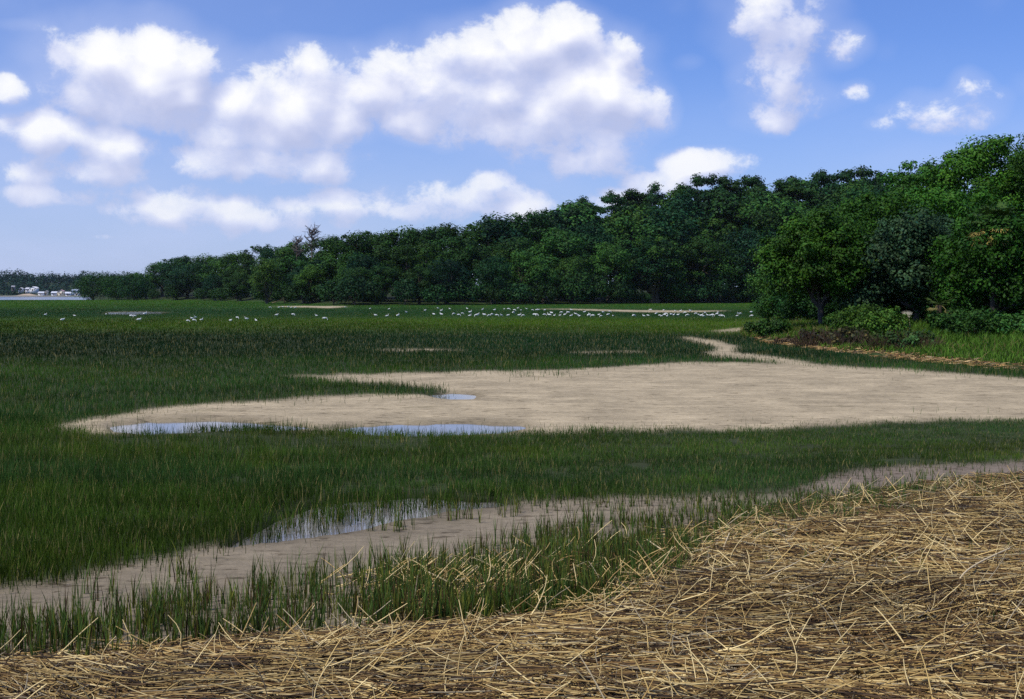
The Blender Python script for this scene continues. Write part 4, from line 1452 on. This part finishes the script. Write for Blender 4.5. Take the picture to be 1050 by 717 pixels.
for pts, lab, grp_ in [
    (G_L, 'small white bird feeding in the left marsh near the far pool', 'white birds in the left marsh'),
    (G_M, 'small white bird in the scattered flock below the light green tree', 'white birds scattered in the middle left marsh'),
    (G_S, 'small white bird on the sandy shore at the foot of the forest', 'white birds on the forest shore'),
    (G_C, 'small white bird in the loose flock right of the forest shore', 'white birds in the centre of the marsh'),
    (G_D, 'small white bird in the dense flock left of the long sand streak', 'white birds of the dense flock'),
    (G_R, 'small white bird feeding along the long sand streak, right part of the flock', 'white birds along the sand streak'),
    (G_E, 'small white bird apart from the flock, next to the near oaks', 'white birds next to the near oaks'),
]:
    for (bx, by) in pts:
        gx, gy = on_ground(bx, by + 1.8)
        me = BIRDS[rb.integers(3)]
        o_ = bpy.data.objects.new('wading_bird', me)
        COL.objects.link(o_)
        z = float(land_z(np.array([gx]), np.array([gy]))[0])
        s = rb.uniform(.48, .72) * (1.0 if gy < 200 else 1.25)
        o_.location = (gx, gy, z)
        o_.scale = (s, s, s)
        o_.rotation_euler = (0, 0, rb.uniform(-.9, .9) + (math.pi if rb.random() < .5 else 0))
        tag(o_, lab, 'bird', grp_)

# ------------------------------------------------------------------ far shore on the left: hill, wood, sand bank, houses
D_FAR = 1140.0
hv, hq = [], []
nx, ny = 60, 14
for j in range(ny):
    for i in range(nx):
        x = -1000 + i * 16.0
        y = D_FAR + j * 26.0
        pxh = CX + F_PX * x / y
        k_ = sstep(np.array(float(j)), 0, 9) * np.interp(pxh, [-400, 0, 90, 180, 320], [14, 14.5, 13, 11, 6])
        hv.append((x, y, -1.0 + (1.6 if j > 0 else 0) + float(k_) + .8 * float(fbm(np.array(x / 40), np.array(y / 40), 7, 2))))
for j in range(ny - 1):
    for i in range(nx - 1):
        a = j * nx + i
        hq.append((a, a + 1, a + nx + 1, a + nx))
me = np_mesh('far_hill', hv, [hq], np.tile(np.array([[.05, .07, .03]]), (len(hv), 1)), True)
tag(link('far_hill', me, tone_mat('hill_soil', .9, .1, 0, .3, .05)), 'low wooded hill beyond the river', kind='structure')
HV = np.array(hv).reshape(ny, nx, 3)


def hill_z(x, y):
    i = np.clip((x + 1000) / 16.0, 0, nx - 1.001)
    j = np.clip((y - D_FAR) / 26.0, 0, ny - 1.001)
    return float(HV[int(j), int(i), 2])


ac = Acc()
r_ = np.random.default_rng(12)
C, Rr = [], []
for k in range(760):
    y = D_FAR + 16 + 300 * r_.random()
    px = r_.uniform(-120, 260)
    x = (px - CX) / F_PX * y
    z = hill_z(x, y)
    s = r_.uniform(3.2, 5.8)
    hh = s * r_.uniform(.9, 1.5) * (.55 if y < D_FAR + 60 else 1)
    C.append((x, y, z + hh * .75))
    Rr.append((s, s, hh))
leaf_cloud(ac, C, Rr, 60000, 1.3, (.014, .055, .030), r_, .4)
tag(link('far_wood', ac.mesh('far_wood'), MAT_LEAF), 'hazy blue-green wood covering the hill across the river', 'wood', kind='stuff')

# sandy bank and shoreline strip
ac = Acc()
x0, x1 = (10 - CX) / F_PX * D_FAR, (80 - CX) / F_PX * D_FAR
n = 40
xs = np.linspace(x0 - 120, x1 + 10, n)
v, q = [], []
for i, x in enumerate(xs):
    pxh = CX + F_PX * x / D_FAR
    hump = math.exp(-((pxh - 28) / 7.5) ** 2) * 1.9
    for (dy, dz) in [(-10, -.5), (-4, .25), (0, .6 + hump * .6), (6, .7 + hump), (14, .5)]:
        v.append((x, D_FAR - 4 + dy, dz))
for i in range(n - 1):
    for j in range(4):
        a = i * 5 + j
        q.append((a, a + 5, a + 6, a + 1))
tn = np.array([(.46, .36, .25) if abs(CX + F_PX * a[0] / D_FAR - 28) < 9 and a[2] > .55 else (.20, .19, .15) for a in v])
tag(link('far_beach', np_mesh('far_beach', v, [q], tn, True), tone_mat('beach_sand', .9, .1, 0, .15, .2)), 'sandy bank and beach on the far river shore', kind='structure')


def house(name, px, py_base, W, Dp, H, wall, roof, label, z=None, gable='front', dist=D_FAR + 6):
    x = (px - CX) / F_PX * dist
    z = CAM_H - (py_base - HOR) / F_PX * dist if z is None else z
    r = empty(name, (x, dist, z))
    r.rotation_euler = (0, 0, .2 * math.sin(px))
    tag(r, label, 'house')
    a = Acc()
    a.box(-W / 2, W / 2, -Dp / 2, Dp / 2, -2.0, H, wall)
    # gable ends
    rh = W * .22 if gable == 'front' else Dp * .25
    if gable == 'front':
        a.add([(-W / 2, -Dp / 2, H), (W / 2, -Dp / 2, H), (0, -Dp / 2, H + rh), (-W / 2, Dp / 2, H), (W / 2, Dp / 2, H), (0, Dp / 2, H + rh)], wall, tris=[(0, 1, 2), (4, 3, 5)])
        rv = [(-W / 2 - .4, -Dp / 2 - .4, H - .12), (0, -Dp / 2 - .4, H + rh + .08), (W / 2 + .4, -Dp / 2 - .4, H - .12), (-W / 2 - .4, Dp / 2 + .4, H - .12), (0, Dp / 2 + .4, H + rh + .08), (W / 2 + .4, Dp / 2 + .4, H - .12)]
        rq = [(0, 1, 4, 3), (1, 2, 5, 4)]
    else:
        a.add([(-W / 2, -Dp / 2, H), (-W / 2, Dp / 2, H), (-W / 2, 0, H + rh), (W / 2, -Dp / 2, H), (W / 2, Dp / 2, H), (W / 2, 0, H + rh)], wall, tris=[(1, 0, 2), (3, 4, 5)])
        rv = [(-W / 2 - .4, -Dp / 2 - .4, H - .12), (-W / 2 - .4, 0, H + rh + .08), (-W / 2 - .4, Dp / 2 + .4, H - .12), (W / 2 + .4, -Dp / 2 - .4, H - .12), (W / 2 + .4, 0, H + rh + .08), (W / 2 + .4, Dp / 2 + .4, H - .12)]
        rq = [(0, 3, 4, 1), (1, 4, 5, 2)]
    link('wall', a.mesh('house_wall'), MAT_HOUSE, r)
    b_ = Acc()
    rv = np.array(rv)
    b_.add(np.concatenate([rv, rv + (0, 0, .22)]), roof, quads=rq + [tuple(i + 6 for i in reversed(f_)) for f_ in rq])
    link('roof', b_.mesh('house_roof'), MAT_HOUSE, r)
    for sx in (-.28, .28):
        w_ = Acc()
        w_.box(sx * W - .45, sx * W + .45, -Dp / 2 - .05, -Dp / 2 + .02, H * .38, H * .78, (.05, .06, .08))
        link('window', w_.mesh('house_window'), MAT_HOUSE, r)
    d_ = Acc()
    d_.box(-.5, .5, -Dp / 2 - .06, -Dp / 2 + .02, .02, 2.05, (.12, .08, .06))
    link('door', d_.mesh('house_door'), MAT_HOUSE, r)


WH, CR, PK, BL, GR = (.80, .80, .78), (.74, .66, .50), (.55, .36, .38), (.42, .50, .62), (.30, .30, .32)
house('house', 14.4, 297.0, 2.6, 4, 2.4, PK, GR, 'pink cottage among trees at the far left of the opposite shore', gable='side', dist=D_FAR + 40)
house('house', 22.2, 298.6, 3.4, 4, 2.2, WH, (.6, .6, .6), 'white cottage among trees above the sandy bank', dist=D_FAR + 34)
house('house', 30.4, 298.8, 5.0, 5, 2.0, (.62, .62, .66), (.55, .55, .58), 'low grey house beside the large white one on the hillside', gable='side', dist=D_FAR + 34)
house('house', 35.6, 298.6, 6.0, 6, 2.6, WH, (.75, .75, .75), 'large white house on the hillside above the right end of the sandy bank', dist=D_FAR + 33)
house('house', 43.6, 302.8, 5.2, 5, 1.8, WH, (.55, .57, .6), 'low white house on the shore right of the sandy bank', gable='side')
house('house', 48.2, 302.6, 2.2, 3, 3.2, (.55, .53, .42), GR, 'narrow tan house on the shore next to the low white one')
house('house', 56.6, 302.9, 4.6, 5, 2.0, (.68, .70, .74), (.6, .62, .66), 'pale grey shore house left of the cream one', gable='side')
house('house', 63.4, 302.9, 5.2, 5, 3.6, CR, PK, 'cream house with pink roof, brightest on the opposite shore')
house('house', 70.4, 303.1, 4.4, 5, 1.8, WH, (.66, .68, .72), 'low white shore house right of the cream one', gable='side')
house('house', 78.0, 300.6, 6.0, 5, 2.2, BL, (.40, .46, .55), 'blue-grey house behind the shore at the right end', gable='side', dist=D_FAR + 22)
house('house', 79.8, 303.2, 3.2, 4, 2.2, WH, BL, 'small white shore house in front of the blue-grey one')

# ------------------------------------------------------------------ air
m_h, t, o = new_mat('thin_air')
pv = nd(t, 'ShaderNodeVolumePrincipled')
pv.inputs['Color'].default_value = (.80, .88, 1.0, 1)
pv.inputs['Density'].default_value = 0.000032
pv.inputs['Anisotropy'].default_value = 0.2
t.links.new(pv.outputs[0], o.inputs['Volume'])
ac = Acc()
ac.box(-3200, 3200, -3200, 3200, -3.2, 45.0, (1, 1, 1))
hz = link('haze', ac.mesh('haze'), m_h)
tag(hz, 'thin blue summer haze over the marsh', 'haze', kind='stuff')
